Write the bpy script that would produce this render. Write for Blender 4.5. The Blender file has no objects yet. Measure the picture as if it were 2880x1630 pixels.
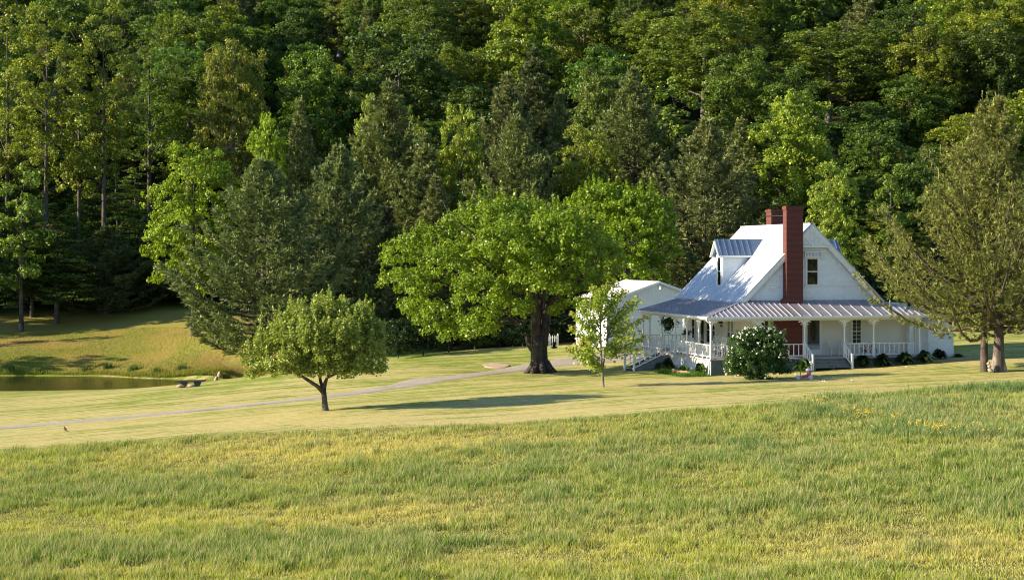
import bpy, math, random
import numpy as np
from mathutils import Vector, Matrix
R = math.radians
scene = bpy.context.scene
COL = scene.collection
# ---------------------------------------------------------------- camera
F, CX, HY, CAMZ = 4600.0, 1440.0, 720.0, 7.1     # focal length in photo pixels, principal column, horizon row, eye height
cam_d = bpy.data.cameras.new('camera'); cam = bpy.data.objects.new('camera', cam_d); COL.objects.link(cam)
cam.location = (0, 0, CAMZ); cam.rotation_euler = (R(90), 0, 0)
cam_d.sensor_width = 36; cam_d.lens = 36 * F / 2880; cam_d.shift_y = -(815 - HY) / 2880
cam_d.clip_start = 0.5; cam_d.clip_end = 3000
scene.camera = cam
# ---------------------------------------------------------------- sky, sun, exposure
EL, AZ = 21.3, math.atan2(-.99, -.14)            # sun height; compass angle (from +Y towards +X) of the sun
w = bpy.data.worlds.new('World'); scene.world = w; w.use_nodes = True
nt = w.node_tree; nt.nodes.clear()
sky = nt.nodes.new('ShaderNodeTexSky'); sky.sky_type = 'NISHITA'; sky.sun_disc = False
sky.sun_elevation = R(EL); sky.sun_rotation = AZ; sky.altitude = 600; sky.air_density = 1.0; sky.dust_density = 0.3; sky.ozone_density = 3.0
bg = nt.nodes.new('ShaderNodeBackground'); bg.inputs['Strength'].default_value = 0.10
wo = nt.nodes.new('ShaderNodeOutputWorld')
nt.links.new(sky.outputs[0], bg.inputs[0]); nt.links.new(bg.outputs[0], wo.inputs[0])
sd = bpy.data.lights.new('sun', 'SUN'); sd.energy = 5.0; sd.angle = R(0.53); sd.color = (1.0, 0.86, 0.62)
sun = bpy.data.objects.new('sun', sd); COL.objects.link(sun)
tosun = Vector((math.sin(AZ) * math.cos(R(EL)), math.cos(AZ) * math.cos(R(EL)), math.sin(R(EL))))
sun.rotation_euler = tosun.to_track_quat('Z', 'Y').to_euler(); sun.location = (-60, 0, 60)
scene.view_settings.view_transform = 'Standard'; scene.view_settings.look = 'None'
scene.view_settings.exposure = 1.13; scene.view_settings.gamma = 1.0
scene.cycles.max_bounces = 6; scene.cycles.diffuse_bounces = 2; scene.cycles.glossy_bounces = 2
scene.cycles.transmission_bounces = 3; scene.cycles.use_denoising = True; scene.cycles.denoiser = 'OPENIMAGEDENOISE'; scene.cycles.denoising_input_passes = 'RGB_ALBEDO_NORMAL'
scene.cycles.denoising_prefilter = 'ACCURATE'; scene.cycles.filter_width = 1.1; scene.cycles.sample_clamp_indirect = 3; scene.cycles.use_adaptive_sampling = False

# ---------------------------------------------------------------- small helpers
def tag(o, label=None, cat=None, group=None, kind=None):
    if label: o['label'] = label
    if cat: o['category'] = cat
    if group: o['group'] = group
    if kind: o['kind'] = kind
    return o
def empty(name, loc=(0, 0, 0), rz=0):
    o = bpy.data.objects.new(name, None); COL.objects.link(o)
    o.location = loc; o.rotation_euler = (0, 0, rz); o.empty_display_size = .3
    return o
def link(name, me, mat=None, parent=None):
    o = bpy.data.objects.new(name, me); COL.objects.link(o)
    if mat is not None and not me.materials: me.materials.append(mat)
    if parent is not None: o.parent = parent
    return o
def np_mesh(name, verts, faces_list, attrs=None, smooth=False):
    """faces_list: list of int arrays (n,k)."""
    me = bpy.data.meshes.new(name)
    verts = np.asarray(verts, dtype=np.float32)
    me.vertices.add(len(verts)); me.vertices.foreach_set('co', verts.ravel())
    loops = np.concatenate([f.ravel() for f in faces_list]).astype(np.int32)
    tot = np.concatenate([np.full(len(f), f.shape[1], dtype=np.int32) for f in faces_list])
    start = np.concatenate([[0], np.cumsum(tot)[:-1]]).astype(np.int32)
    me.loops.add(len(loops)); me.loops.foreach_set('vertex_index', loops)
    me.polygons.add(len(tot)); me.polygons.foreach_set('loop_start', start); me.polygons.foreach_set('loop_total', tot)
    if smooth: me.polygons.foreach_set('use_smooth', np.ones(len(tot), dtype=bool))
    for k, a in (attrs or {}).items():
        if a.ndim == 1:
            at = me.attributes.new(k, 'FLOAT', 'POINT'); at.data.foreach_set('value', a.astype(np.float32))
        else:
            at = me.attributes.new(k, 'FLOAT_COLOR', 'POINT')
            c = np.ones((len(a), 4), dtype=np.float32); c[:, :3] = a; at.data.foreach_set('color', c.ravel())
    me.update(calc_edges=True)
    return me
class MB:
    """collects boxes, bars, tubes and prisms and links them as one mesh"""
    def __init__(s): s.v = []; s.f = []; s.sm = []
    def add(s, vs, fs, smooth=False):
        n = len(s.v); s.v += [tuple(v) for v in vs]
        for f in fs: s.f.append([i + n for i in f]); s.sm.append(smooth)
        return s
    def box(s, x0, x1, y0, y1, z0, z1):
        if x0 > x1: x0, x1 = x1, x0
        if y0 > y1: y0, y1 = y1, y0
        if z0 > z1: z0, z1 = z1, z0
        return s.add([(x0,y0,z0),(x1,y0,z0),(x1,y1,z0),(x0,y1,z0),(x0,y0,z1),(x1,y0,z1),(x1,y1,z1),(x0,y1,z1)],
                     [(0,3,2,1),(4,5,6,7),(0,1,5,4),(1,2,6,5),(2,3,7,6),(3,0,4,7)])
    def prism(s, pts, off):
        """polygon pts swept by vector off"""
        n = len(pts); a = [Vector(p) for p in pts]; o = Vector(off); b = [p + o for p in a]
        return s.add(a + b, [list(range(n))[::-1], list(range(n, 2 * n))] + [(i, (i+1) % n, n + (i+1) % n, n + i) for i in range(n)])
    def bar(s, p, q, w, h, up=(0, 0, 1)):
        p = Vector(p); q = Vector(q); d = (q - p).normalized(); up = Vector(up)
        if abs(d.dot(up)) > .98: up = Vector((1, 0, 0))
        r = d.cross(up).normalized() * w / 2; u = r.cross(d).normalized() * h / 2
        pts = [p - r - u, p + r - u, p + r + u, p - r + u]
        return s.prism(pts, q - p)
    def tube(s, pts, rad, n=8, cap=True, smooth=True):
        pts = [Vector(p) for p in pts]; m = len(pts)
        if not hasattr(rad, '__len__'): rad = [rad] * m
        vs = []; ref = Vector((.31, .17, .93))
        for i, p in enumerate(pts):
            d = (pts[min(i + 1, m - 1)] - pts[max(i - 1, 0)]).normalized()
            a = d.cross(ref)
            if a.length < .05: a = d.cross(Vector((1, 0, 0)))
            a.normalize(); b = d.cross(a).normalized()
            for k in range(n):
                t = 2 * math.pi * k / n
                vs.append(p + (a * math.cos(t) + b * math.sin(t)) * rad[i])
        fs = [(i*n + k, i*n + (k+1) % n, (i+1)*n + (k+1) % n, (i+1)*n + k) for i in range(m-1) for k in range(n)]
        s.add(vs, fs, smooth)
        if cap:
            b = len(s.v) - len(vs)
            s.f.append([b + k for k in range(n)][::-1]); s.sm.append(False)
            s.f.append([b + (m-1)*n + k for k in range(n)]); s.sm.append(False)
        return s
    def lathe(s, c, prof, n=12):
        return s.tube([(c[0], c[1], c[2] + z) for r, z in prof], [r for r, z in prof], n)
    def blob(s, c, r, n=8, m=6, rnd=None, amp=0.0):
        c = Vector(c); vs = []
        if not hasattr(r, '__len__'): r = (r, r, r)
        for i in range(1, m):
            th = math.pi * i / m
            for k in range(n):
                ph = 2 * math.pi * k / n
                j = 1 + (rnd.uniform(-amp, amp) if rnd else 0)
                vs.append(c + Vector((r[0]*math.sin(th)*math.cos(ph)*j, r[1]*math.sin(th)*math.sin(ph)*j, r[2]*math.cos(th)*j)))
        top = len(vs); vs.append(c + Vector((0, 0, r[2]))); vs.append(c - Vector((0, 0, r[2])))
        fs = [(i*n + k, (i+1)*n + k, (i+1)*n + (k+1) % n, i*n + (k+1) % n) for i in range(m-2) for k in range(n)]
        fs += [(top, k, (k+1) % n) for k in range(n)] + [(top+1, (m-2)*n + (k+1) % n, (m-2)*n + k) for k in range(n)]
        return s.add(vs, fs, True)
    def mesh(s, name):
        me = bpy.data.meshes.new(name); me.from_pydata(s.v, [], s.f)
        me.polygons.foreach_set('use_smooth', s.sm); me.update(); return me
    def build(s, name, mat, parent=None, bevel=0):
        o = link(name, s.mesh(name), mat, parent)
        if bevel:
            b = o.modifiers.new('bevel', 'BEVEL'); b.width = bevel; b.segments = 2; b.limit_method = 'ANGLE'
        return o

# ---------------------------------------------------------------- materials
def new_mat(name):
    m = bpy.data.materials.new(name); m.use_nodes = True
    n = m.node_tree.nodes; n.clear()
    return m, n, m.node_tree.links
def mixc(n, l, fac, a, b, typ='MIX'):
    x = n.new('ShaderNodeMix'); x.data_type = 'RGBA'; x.blend_type = typ
    for sock, val in ((x.inputs[0], fac), (x.inputs[6], a), (x.inputs[7], b)):
        if hasattr(val, 'is_linked'): l.new(val, sock)
        elif hasattr(val, '__len__'): sock.default_value = (*val[:3], 1)
        else: sock.default_value = val
    return x.outputs[2]
def ramp(n, l, fac, stops):
    r = n.new('ShaderNodeValToRGB'); l.new(fac, r.inputs[0]); e = r.color_ramp.elements
    while len(e) < len(stops): e.new(.5)
    for i, (p, c) in enumerate(stops):
        e[i].position = p; e[i].color = (*(c if hasattr(c, '__len__') else (c, c, c)), 1)
    return r.outputs[0]
def noise(n, l, vec, scale, detail=4, rough=.55, sc3=None):
    if sc3:
        mp = n.new('ShaderNodeMapping'); mp.inputs['Scale'].default_value = sc3; l.new(vec, mp.inputs[0]); vec = mp.outputs[0]
    t = n.new('ShaderNodeTexNoise'); t.inputs['Scale'].default_value = scale
    t.inputs['Detail'].default_value = detail; t.inputs['Roughness'].default_value = rough
    l.new(vec, t.inputs['Vector']); return t.outputs[0]
def plain(name, col, rough=.6, metal=0, var=.12, vscale=3.0, bump=0, bscale=30, spec=.5, dirt=None, sc3=None):
    """painted / metal / stone surface with soft large-scale variation"""
    m, n, l = new_mat(name)
    b = n.new('ShaderNodeBsdfPrincipled'); o = n.new('ShaderNodeOutputMaterial'); l.new(b.outputs[0], o.inputs[0])
    tc = n.new('ShaderNodeTexCoord')
    f = noise(n, l, tc.outputs['Object'], vscale, 5, .6, sc3)
    c = mixc(n, l, ramp(n, l, f, [(.3, 0), (.7, 1)]), [x * (1 - var) for x in col], [min(1, x * (1 + var)) for x in col])
    if dirt:
        g = noise(n, l, tc.outputs['Object'], vscale * 1.7, 8, .7, sc3)
        c = mixc(n, l, ramp(n, l, g, [(.52, 0), (.72, dirt[1])]), c, dirt[0])
    l.new(c, b.inputs['Base Color'])
    b.inputs['Roughness'].default_value = rough; b.inputs['Metallic'].default_value = metal
    b.inputs['Specular IOR Level'].default_value = spec
    if bump:
        bp = n.new('ShaderNodeBump'); bp.inputs['Strength'].default_value = bump; bp.inputs['Distance'].default_value = .02
        l.new(noise(n, l, tc.outputs['Object'], bscale, 4), bp.inputs['Height']); l.new(bp.outputs[0], b.inputs['Normal'])
    return m
def leaf_mat(name, dark, light, tip=None, transl=.3, rough=.5, spec=.35, tmul=(1.5, 1.35, .55)):
    """leaves: colour runs dark..light with the per-leaf value 'var'; each tree's object colour tints it"""
    m, n, l = new_mat(name)
    at = n.new('ShaderNodeAttribute'); at.attribute_name = 'var'
    oi = n.new('ShaderNodeObjectInfo')
    st = [(0, dark), (.85, light)]
    if tip: st += [(.9, tip)]
    c = ramp(n, l, at.outputs['Fac'], st)
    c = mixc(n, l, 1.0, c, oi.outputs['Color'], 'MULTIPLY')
    b = n.new('ShaderNodeBsdfPrincipled'); l.new(c, b.inputs['Base Color'])
    b.inputs['Roughness'].default_value = rough; b.inputs['Specular IOR Level'].default_value = spec
    t = n.new('ShaderNodeBsdfTranslucent'); l.new(mixc(n, l, 1.0, c, tmul, 'MULTIPLY'), t.inputs[0])
    mx = n.new('ShaderNodeMixShader'); mx.inputs[0].default_value = transl
    l.new(b.outputs[0], mx.inputs[1]); l.new(t.outputs[0], mx.inputs[2])
    o = n.new('ShaderNodeOutputMaterial'); l.new(mx.outputs[0], o.inputs[0])
    return m
def bark_mat(name, a, b_, sc=6):
    m, n, l = new_mat(name)
    tc = n.new('ShaderNodeTexCoord'); b = n.new('ShaderNodeBsdfPrincipled'); o = n.new('ShaderNodeOutputMaterial')
    l.new(b.outputs[0], o.inputs[0])
    f = noise(n, l, tc.outputs['Object'], sc, 6, .65, (1, 1, .22)); g = noise(n, l, tc.outputs['Object'], 1.3, 3)
    c = mixc(n, l, ramp(n, l, f, [(.38, 0), (.62, 1)]), a, b_)
    c = mixc(n, l, ramp(n, l, g, [(.45, 0), (.75, .5)]), c, [x * 1.5 for x in b_])
    l.new(c, b.inputs['Base Color']); b.inputs['Roughness'].default_value = .9
    bp = n.new('ShaderNodeBump'); bp.inputs['Strength'].default_value = .8; bp.inputs['Distance'].default_value = .05
    l.new(f, bp.inputs['Height']); l.new(bp.outputs[0], b.inputs['Normal'])
    return m
def brick_mat():
    m, n, l = new_mat('red_brick')
    tc = n.new('ShaderNodeTexCoord'); geo = n.new('ShaderNodeTexCoord')
    mp = n.new('ShaderNodeMapping'); l.new(tc.outputs['Object'], mp.inputs[0])
    # blend front/side: use u+v as the run, w as the height
    sx = n.new('ShaderNodeSeparateXYZ'); l.new(tc.outputs['Object'], sx.inputs[0])
    ad = n.new('ShaderNodeMath'); ad.operation = 'ADD'; l.new(sx.outputs[0], ad.inputs[0]); l.new(sx.outputs[1], ad.inputs[1])
    cb = n.new('ShaderNodeCombineXYZ'); l.new(ad.outputs[0], cb.inputs[0]); l.new(sx.outputs[2], cb.inputs[1])
    t = n.new('ShaderNodeTexBrick'); l.new(cb.outputs[0], t.inputs['Vector'])
    t.inputs['Scale'].default_value = 1; t.inputs['Brick Width'].default_value = .22; t.inputs['Row Height'].default_value = .078
    t.inputs['Mortar Size'].default_value = .008
    t.inputs['Color1'].default_value = (.125, .024, .016, 1); t.inputs['Color2'].default_value = (.085, .018, .013, 1)
    t.inputs['Mortar'].default_value = (.19, .09, .075, 1)
    f = noise(n, l, tc.outputs['Object'], 2.2, 6, .7)
    c = mixc(n, l, ramp(n, l, f, [(.35, 0), (.8, .6)]), t.outputs[0], (.13, .03, .022))
    b = n.new('ShaderNodeBsdfPrincipled'); l.new(c, b.inputs['Base Color']); b.inputs['Roughness'].default_value = .85
    bp = n.new('ShaderNodeBump'); bp.inputs['Strength'].default_value = .5; bp.inputs['Distance'].default_value = .01; bp.invert = True
    l.new(t.outputs['Fac'], bp.inputs['Height']); l.new(bp.outputs[0], b.inputs['Normal'])
    o = n.new('ShaderNodeOutputMaterial'); l.new(b.outputs[0], o.inputs[0])
    return m
M = {}
M['white'] = plain('white_paint', (.82, .83, .83), .55, var=.05, vscale=1.5, dirt=((.55, .54, .5), .35))
M['siding'] = plain('white_siding_paint', (.86, .91, .95), .6, var=.05, vscale=.9, bump=.05, bscale=12, dirt=((.5, .5, .46), .4), sc3=(1, 1, 2.5))
M['porchwall'] = plain('cream_siding_paint', (.80, .78, .72), .6, var=.04, vscale=.9, dirt=((.55, .53, .46), .3))
M['trim'] = plain('trim_paint', (.84, .86, .87), .5, var=.04, vscale=2)
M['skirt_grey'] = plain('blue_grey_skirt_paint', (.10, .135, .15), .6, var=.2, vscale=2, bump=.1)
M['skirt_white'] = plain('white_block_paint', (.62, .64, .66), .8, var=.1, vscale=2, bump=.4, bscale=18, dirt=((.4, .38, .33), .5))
M['deck'] = plain('grey_deck_paint', (.42, .38, .38), .6, var=.12, vscale=4, sc3=(.3, 4, 1))
M['stair'] = plain('grey_stair_paint', (.16, .18, .19), .6, var=.2, vscale=5)
M['roof'] = plain('galvanised_roof', (.62, .66, .73), .45, .35, var=.08, vscale=.8, bump=.15, bscale=9, dirt=((.42, .42, .45), .5), sc3=(1, 1, .6))
M['porch_roof'] = plain('weathered_tin_roof', (.34, .33, .38), .42, .45, var=.14, vscale=1.2, bump=.2, bscale=9, dirt=((.22, .18, .18), .55))
M['dormer_roof'] = plain('blue_grey_tin_roof', (.20, .27, .38), .4, .4, var=.1, vscale=1.5, dirt=((.26, .26, .3), .5))
M['garage_roof'] = plain('pale_garage_roof', (.74, .73, .73), .7, var=.1, vscale=1.5)
M['garage'] = plain('garage_white_metal', (.80, .84, .88), .55, var=.05, vscale=.8)
M['glass'] = plain('window_glass', (.012, .016, .015), .04, 0, var=.3, vscale=1.5, spec=.9)
M['curtain'] = plain('yellowed_curtain', (.35, .33, .16), .8, var=.2, vscale=6, sc3=(4, 4, .4))
M['screen'] = plain('door_screen', (.035, .045, .05), .35, var=.2)
M['oval'] = plain('oval_glass', (.02, .018, .012), .1, var=.5, vscale=8)
M['black'] = plain('black_iron', (.015, .015, .016), .4, var=.2)
M['rubber'] = plain('black_rubber', (.02, .02, .02), .7, var=.2)
M['red'] = plain('red_enamel', (.42, .02, .03), .3, var=.1)
M['redsign'] = plain('dark_red_plaque', (.22, .03, .025), .5, var=.2)
M['chrome'] = plain('chrome_steel', (.7, .7, .7), .25, 1, var=.05)
M['pink'] = plain('pink_plastic', (.55, .07, .16), .35, var=.1)
M['lilac'] = plain('lilac_plastic', (.55, .55, .72), .4, var=.1)
M['whiteplastic'] = plain('white_plastic', (.8, .8, .8), .4, var=.04)
M['terracotta'] = plain('terracotta_edging', (.55, .27, .18), .8, var=.2, vscale=6, bump=.4)
M['pot'] = plain('pale_pot', (.5, .48, .45), .7, var=.15)
M['stone'] = plain('tan_stone', (.42, .32, .25), .85, var=.3, vscale=5, bump=.6, bscale=14)
M['bench'] = plain('weathered_dark_plank', (.055, .05, .052), .7, var=.35, vscale=5, bump=.5, sc3=(.3, 3, 3))
M['wood'] = plain('raw_timber', (.38, .24, .15), .8, var=.2, vscale=5)
M['opening_shade'] = plain('opening_shade_paint', (.03, .025, .02), .9)
M['rope'] = plain('old_rope', (.16, .13, .09), .9, var=.2, vscale=20)
M['ropelight'] = plain('pale_rope', (.5, .4, .3), .9, var=.2, vscale=20)
M['brick'] = brick_mat()
M['bark'] = bark_mat('grey_brown_bark', (.035, .026, .02), (.12, .1, .085))
M['bark_dark'] = bark_mat('dark_bark', (.02, .016, .014), (.075, .06, .052))
M['bark_pale'] = bark_mat('pale_bark', (.09, .075, .06), (.27, .23, .2))
M['bark_pine'] = bark_mat('pine_bark', (.045, .03, .024), (.12, .09, .075), 8)
M['leaf'] = leaf_mat('broad_leaves', (.020, .042, .008), (.18, .255, .04), (.38, .44, .12))
M['maple'] = leaf_mat('maple_leaves', (.045, .09, .008), (.235, .355, .022), (.40, .47, .08), .34, .42)
M['apple'] = leaf_mat('apple_leaves', (.11, .155, .025), (.33, .41, .08), (.58, .64, .26), .28, .42)
M['young'] = leaf_mat('young_leaves', (.12, .20, .02), (.31, .42, .05), (.38, .28, .08), .38, .45)
M['pine'] = leaf_mat('pine_needles', (.035, .05, .02), (.265, .295, .125), (.34, .34, .17), .15, .5, .3, (1.2, 1.1, .6))
M['shrub'] = leaf_mat('shrub_leaves', (.02, .05, .012), (.07, .13, .03), (.12, .2, .05))
M['flower'] = plain('white_petals', (.82, .80, .74), .6, var=.04)
M['yellow'] = plain('yellow_petals', (.75, .48, .02), .6, var=.08)
M['grass'] = None

# ---------------------------------------------------------------- terrain
def pz(py, Y): return CAMZ - (py - HY) / F * Y
def px2x(px, Y): return (px - CX) / F * Y
CP = []
def cp(px, py, Y): CP.append((px2x(px, Y), Y, pz(py, Y)))
for a in [(0,1630,42),(1440,1630,41),(2880,1630,40),(0,1430,57),(1440,1380,57.5),(2880,1300,58),
          (0,1265,75),(1440,1190,77),(2880,1078,88),(0,1205,89),(700,1150,92),(915,1155,86),(1697,1088,94),
          (1998,1057,102),(2330,1041,102.8),(2682,1003,108),(2795,1047,98),(1783,1047,107.5),(1518,1047,112),
          (1350,1043,113),(1720,1022,117),(1180,1062,108),(1130,1020,119),(1500,977,130),(1707,984,126),(1900,984,128),
          (1100,1100,100),(2700,940,132),(2880,945,128),(2500,985,118),(1130,1045,112)]: cp(*a)
WATER = -3.8
for px, py in ((0,1100),(280,1096),(560,1084),(672,1075)):
    Y = (CAMZ - WATER) * F / (py - HY); CP.append((px2x(px, Y), Y, WATER + .05)); CP.append((px2x(px, Y), Y + 4, WATER - .9))
    CP.append((px2x(px, Y), Y - 5, WATER + .42))
for px, py in ((-150,1056),(0,1057),(280,1058),(405,1064),(620,1069)):
    Y = (CAMZ - WATER) * F / (py - HY) ; CP.append((px2x(px, Y), Y, WATER - .15)); CP.append((px2x(px, Y), Y + 2.2, WATER + .75))
    CP.append((px2x(px, Y), Y + 5, WATER + 1.2))
CP += [(px2x(740, 143), 143, -1.9), (px2x(700,150),150,-.8), (px2x(950,140),140,-1.6), (-20, 143, WATER + 1.0)]
for a in [(0,870,178),(350,880,176),(560,880,172),(1000,905,165),(1300,900,165),(1600,905,158),(1300,985,140),(1000,1010,140)]: cp(*a)
CP += [(-95,120,-3.0),(-95,150,-2.2),(-90,180,2.0),(-80,90,-2.6),(-75,60,-1.9),(60,60,.2),(75,90,1.0),(85,120,2.2),(95,150,6)]
for X in (-90,-50,-10): CP += [(X, 200, 8.5), (X, 230, 22), (X, 300, 50), (X, 400, 85)]
for X in (30,70,110): CP += [(X, 155, 3.0), (X, 185, 14), (X, 230, 33), (X, 300, 58), (X, 400, 90)]
CP += [(0, 0, 5.4), (0, 20, 1.3), (-40, 10, 2.5), (40, 10, 3.5), (0,-40,6), (-80,-40,4), (80,-40,6), (-60,30,-.6), (60,30,.6), (-140,100,0), (150,100,6), (-150,300,50), (170,300,60)]
CP = np.array(CP)
def tps_k(d2): return 0.5 * d2 * np.log(d2 + 1e-9)
_n = len(CP); _d2 = ((CP[:, None, :2] - CP[None, :, :2]) ** 2).sum(-1) / 1e4
_A = np.zeros((_n + 3, _n + 3)); _A[:_n, :_n] = tps_k(_d2) + np.eye(_n) * 2e-5
_A[:_n, _n] = 1; _A[:_n, _n+1:] = CP[:, :2] / 100; _A[_n:, :_n] = _A[:_n, _n:].T
_w = np.linalg.solve(_A, np.concatenate([CP[:, 2], [0, 0, 0]]))
_rng = np.random.default_rng(5)
_tab = _rng.random((256, 256))
def vnoise(x, y, s):
    """smooth value noise, feature size s"""
    x = np.asarray(x, float) / s + 1000; y = np.asarray(y, float) / s + 1000
    i = np.floor(x).astype(int); j = np.floor(y).astype(int); u = x - i; v = y - j
    u = u*u*(3-2*u); v = v*v*(3-2*v); i %= 256; j %= 256; i2 = (i+1) % 256; j2 = (j+1) % 256
    return (_tab[i,j]*(1-u) + _tab[i2,j]*u)*(1-v) + (_tab[i,j2]*(1-u) + _tab[i2,j2]*u)*v
def ground(x, y):
    x = np.atleast_1d(np.asarray(x, float)); y = np.atleast_1d(np.asarray(y, float)); sh = x.shape
    x = x.ravel(); y = y.ravel(); out = np.empty(len(x))
    xc = np.clip(x, -160, 175); yc = np.clip(y, -45, 400)
    for a in range(0, len(x), 20000):
        X = xc[a:a+20000]; Y = yc[a:a+20000]
        d2 = ((X[:, None] - CP[None, :, 0])**2 + (Y[:, None] - CP[None, :, 1])**2) / 1e4
        out[a:a+20000] = tps_k(d2) @ _w[:_n] + _w[_n] + _w[_n+1]*X/100 + _w[_n+2]*Y/100
    out += (vnoise(x, y, 7) - .5) * .10 + (vnoise(x, y, 2.1) - .5) * .03
    out += np.clip((y - 185) / 30, 0, 1) * (vnoise(x, y, 18) - .5) * 3
    return out.reshape(sh)
def _shore(pts):
    a = []
    for px, py in pts:
        Y = (CAMZ - WATER) * F / (py - HY); a.append((px2x(px, Y), Y))
    return np.array(a)
_near = _shore([(-900,1112),(0,1100),(280,1096),(560,1084),(672,1075),(760,1065)])
_far = _shore([(-900,1050),(0,1057),(280,1058),(405,1064),(620,1067),(690,1074),(760,1082)])
_ground0 = ground
def ground(x, y):
    z = _ground0(x, y); x = np.broadcast_to(np.atleast_1d(np.asarray(x, float)), z.shape); y = np.broadcast_to(np.atleast_1d(np.asarray(y, float)), z.shape)
    dn = y - np.interp(x, _near[:, 0], _near[:, 1]); df = np.interp(x, _far[:, 0], _far[:, 1]) + .8*(vnoise(x, y*0, 3.0) - .5) - y
    d = np.minimum(dn, df); o = -d
    inside = d > 0
    nearside = dn < df
    hi = np.where(nearside, WATER + .03 + .045*o + .002*o*o*(o > 8), WATER + .06 + .75*np.minimum(o, 1.6) + .28*np.maximum(o - 1.6, 0)); lo = WATER + .03 + .02*o
    live = (x < -14) & (x > -140) & (o < 22)
    z2 = np.where(inside, WATER - .04 - .25*np.minimum(d, 4), np.clip(z, lo, np.maximum(hi, lo)))
    fade = np.clip((-14 - x)/5, 0, 1)
    return np.where(live, z*(1-fade) + z2*fade, z)
def gz(x, y): return float(ground(x, y)[0])
def hit(px, py, Y0=35, Y1=320):
    """first point of the ground seen at photo pixel (px, py)"""
    Y = np.linspace(Y0, Y1, 3000); X = (px - CX) / F * Y; z = ground(X, Y); ray = CAMZ - (py - HY) / F * Y
    k = np.argmax(z >= ray)
    return float(X[k]), float(Y[k]), float(z[k])
# field edge (where the mown lawn meets the tall grass)
_fe = np.array([hit(*p)[:2] for p in ((-300,1290),(0,1265),(560,1226),(1231,1200),(1679,1175),(2127,1142),(2518,1103),(2798,1080),(3100,1060))])
def field_edge(x): return np.interp(x, _fe[:, 0], _fe[:, 1])
# driveway centre line
_dw = [(-250,1232),(0,1203),(220,1186),(470,1163),(700,1139),(895,1119),(1120,1087),(1220,1071),(1330,1056),(1450,1037),(1560,1023),(1690,1012),(1800,1003),(1900,998)]
DW = np.array([hit(*p) for p in _dw])
def dense_path(P, step):
    s = np.concatenate([[0], np.cumsum(np.hypot(np.diff(P[:, 0]), np.diff(P[:, 1])))])
    t = np.arange(0, s[-1], step); x = np.interp(t, s, P[:, 0]); y = np.interp(t, s, P[:, 1])
    k = int(2.5 / step); ker = np.ones(2*k+1) / (2*k+1)
    x = np.convolve(np.pad(x, k, mode='edge'), ker, 'valid'); y = np.convolve(np.pad(y, k, mode='edge'), ker, 'valid')
    return x, y, t
def axis(parts):
    out = []
    for a, b, st in parts: out += list(np.arange(a, b, st))
    return np.array(out + [parts[-1][1]])
gx = axis([(-900,-200,50),(-200,-90,5),(-90,-60,1.5),(-60,60,.6),(60,100,1.5),(100,200,5),(200,900,50)])
gy = axis([(-600,-50,50),(-50,25,3),(25,160,.6),(160,210,1.2),(210,400,4),(400,900,50)])
GX, GY = np.meshgrid(gx, gy); GZ = ground(GX, GY)
nx, ny = len(gx), len(gy)
idx = np.arange(nx*ny).reshape(ny, nx)
faces = np.stack([idx[:-1,:-1].ravel(), idx[:-1,1:].ravel(), idx[1:,1:].ravel(), idx[1:,:-1].ravel()], 1)
X_, Y_ = GX.ravel(), GY.ravel()
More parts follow.
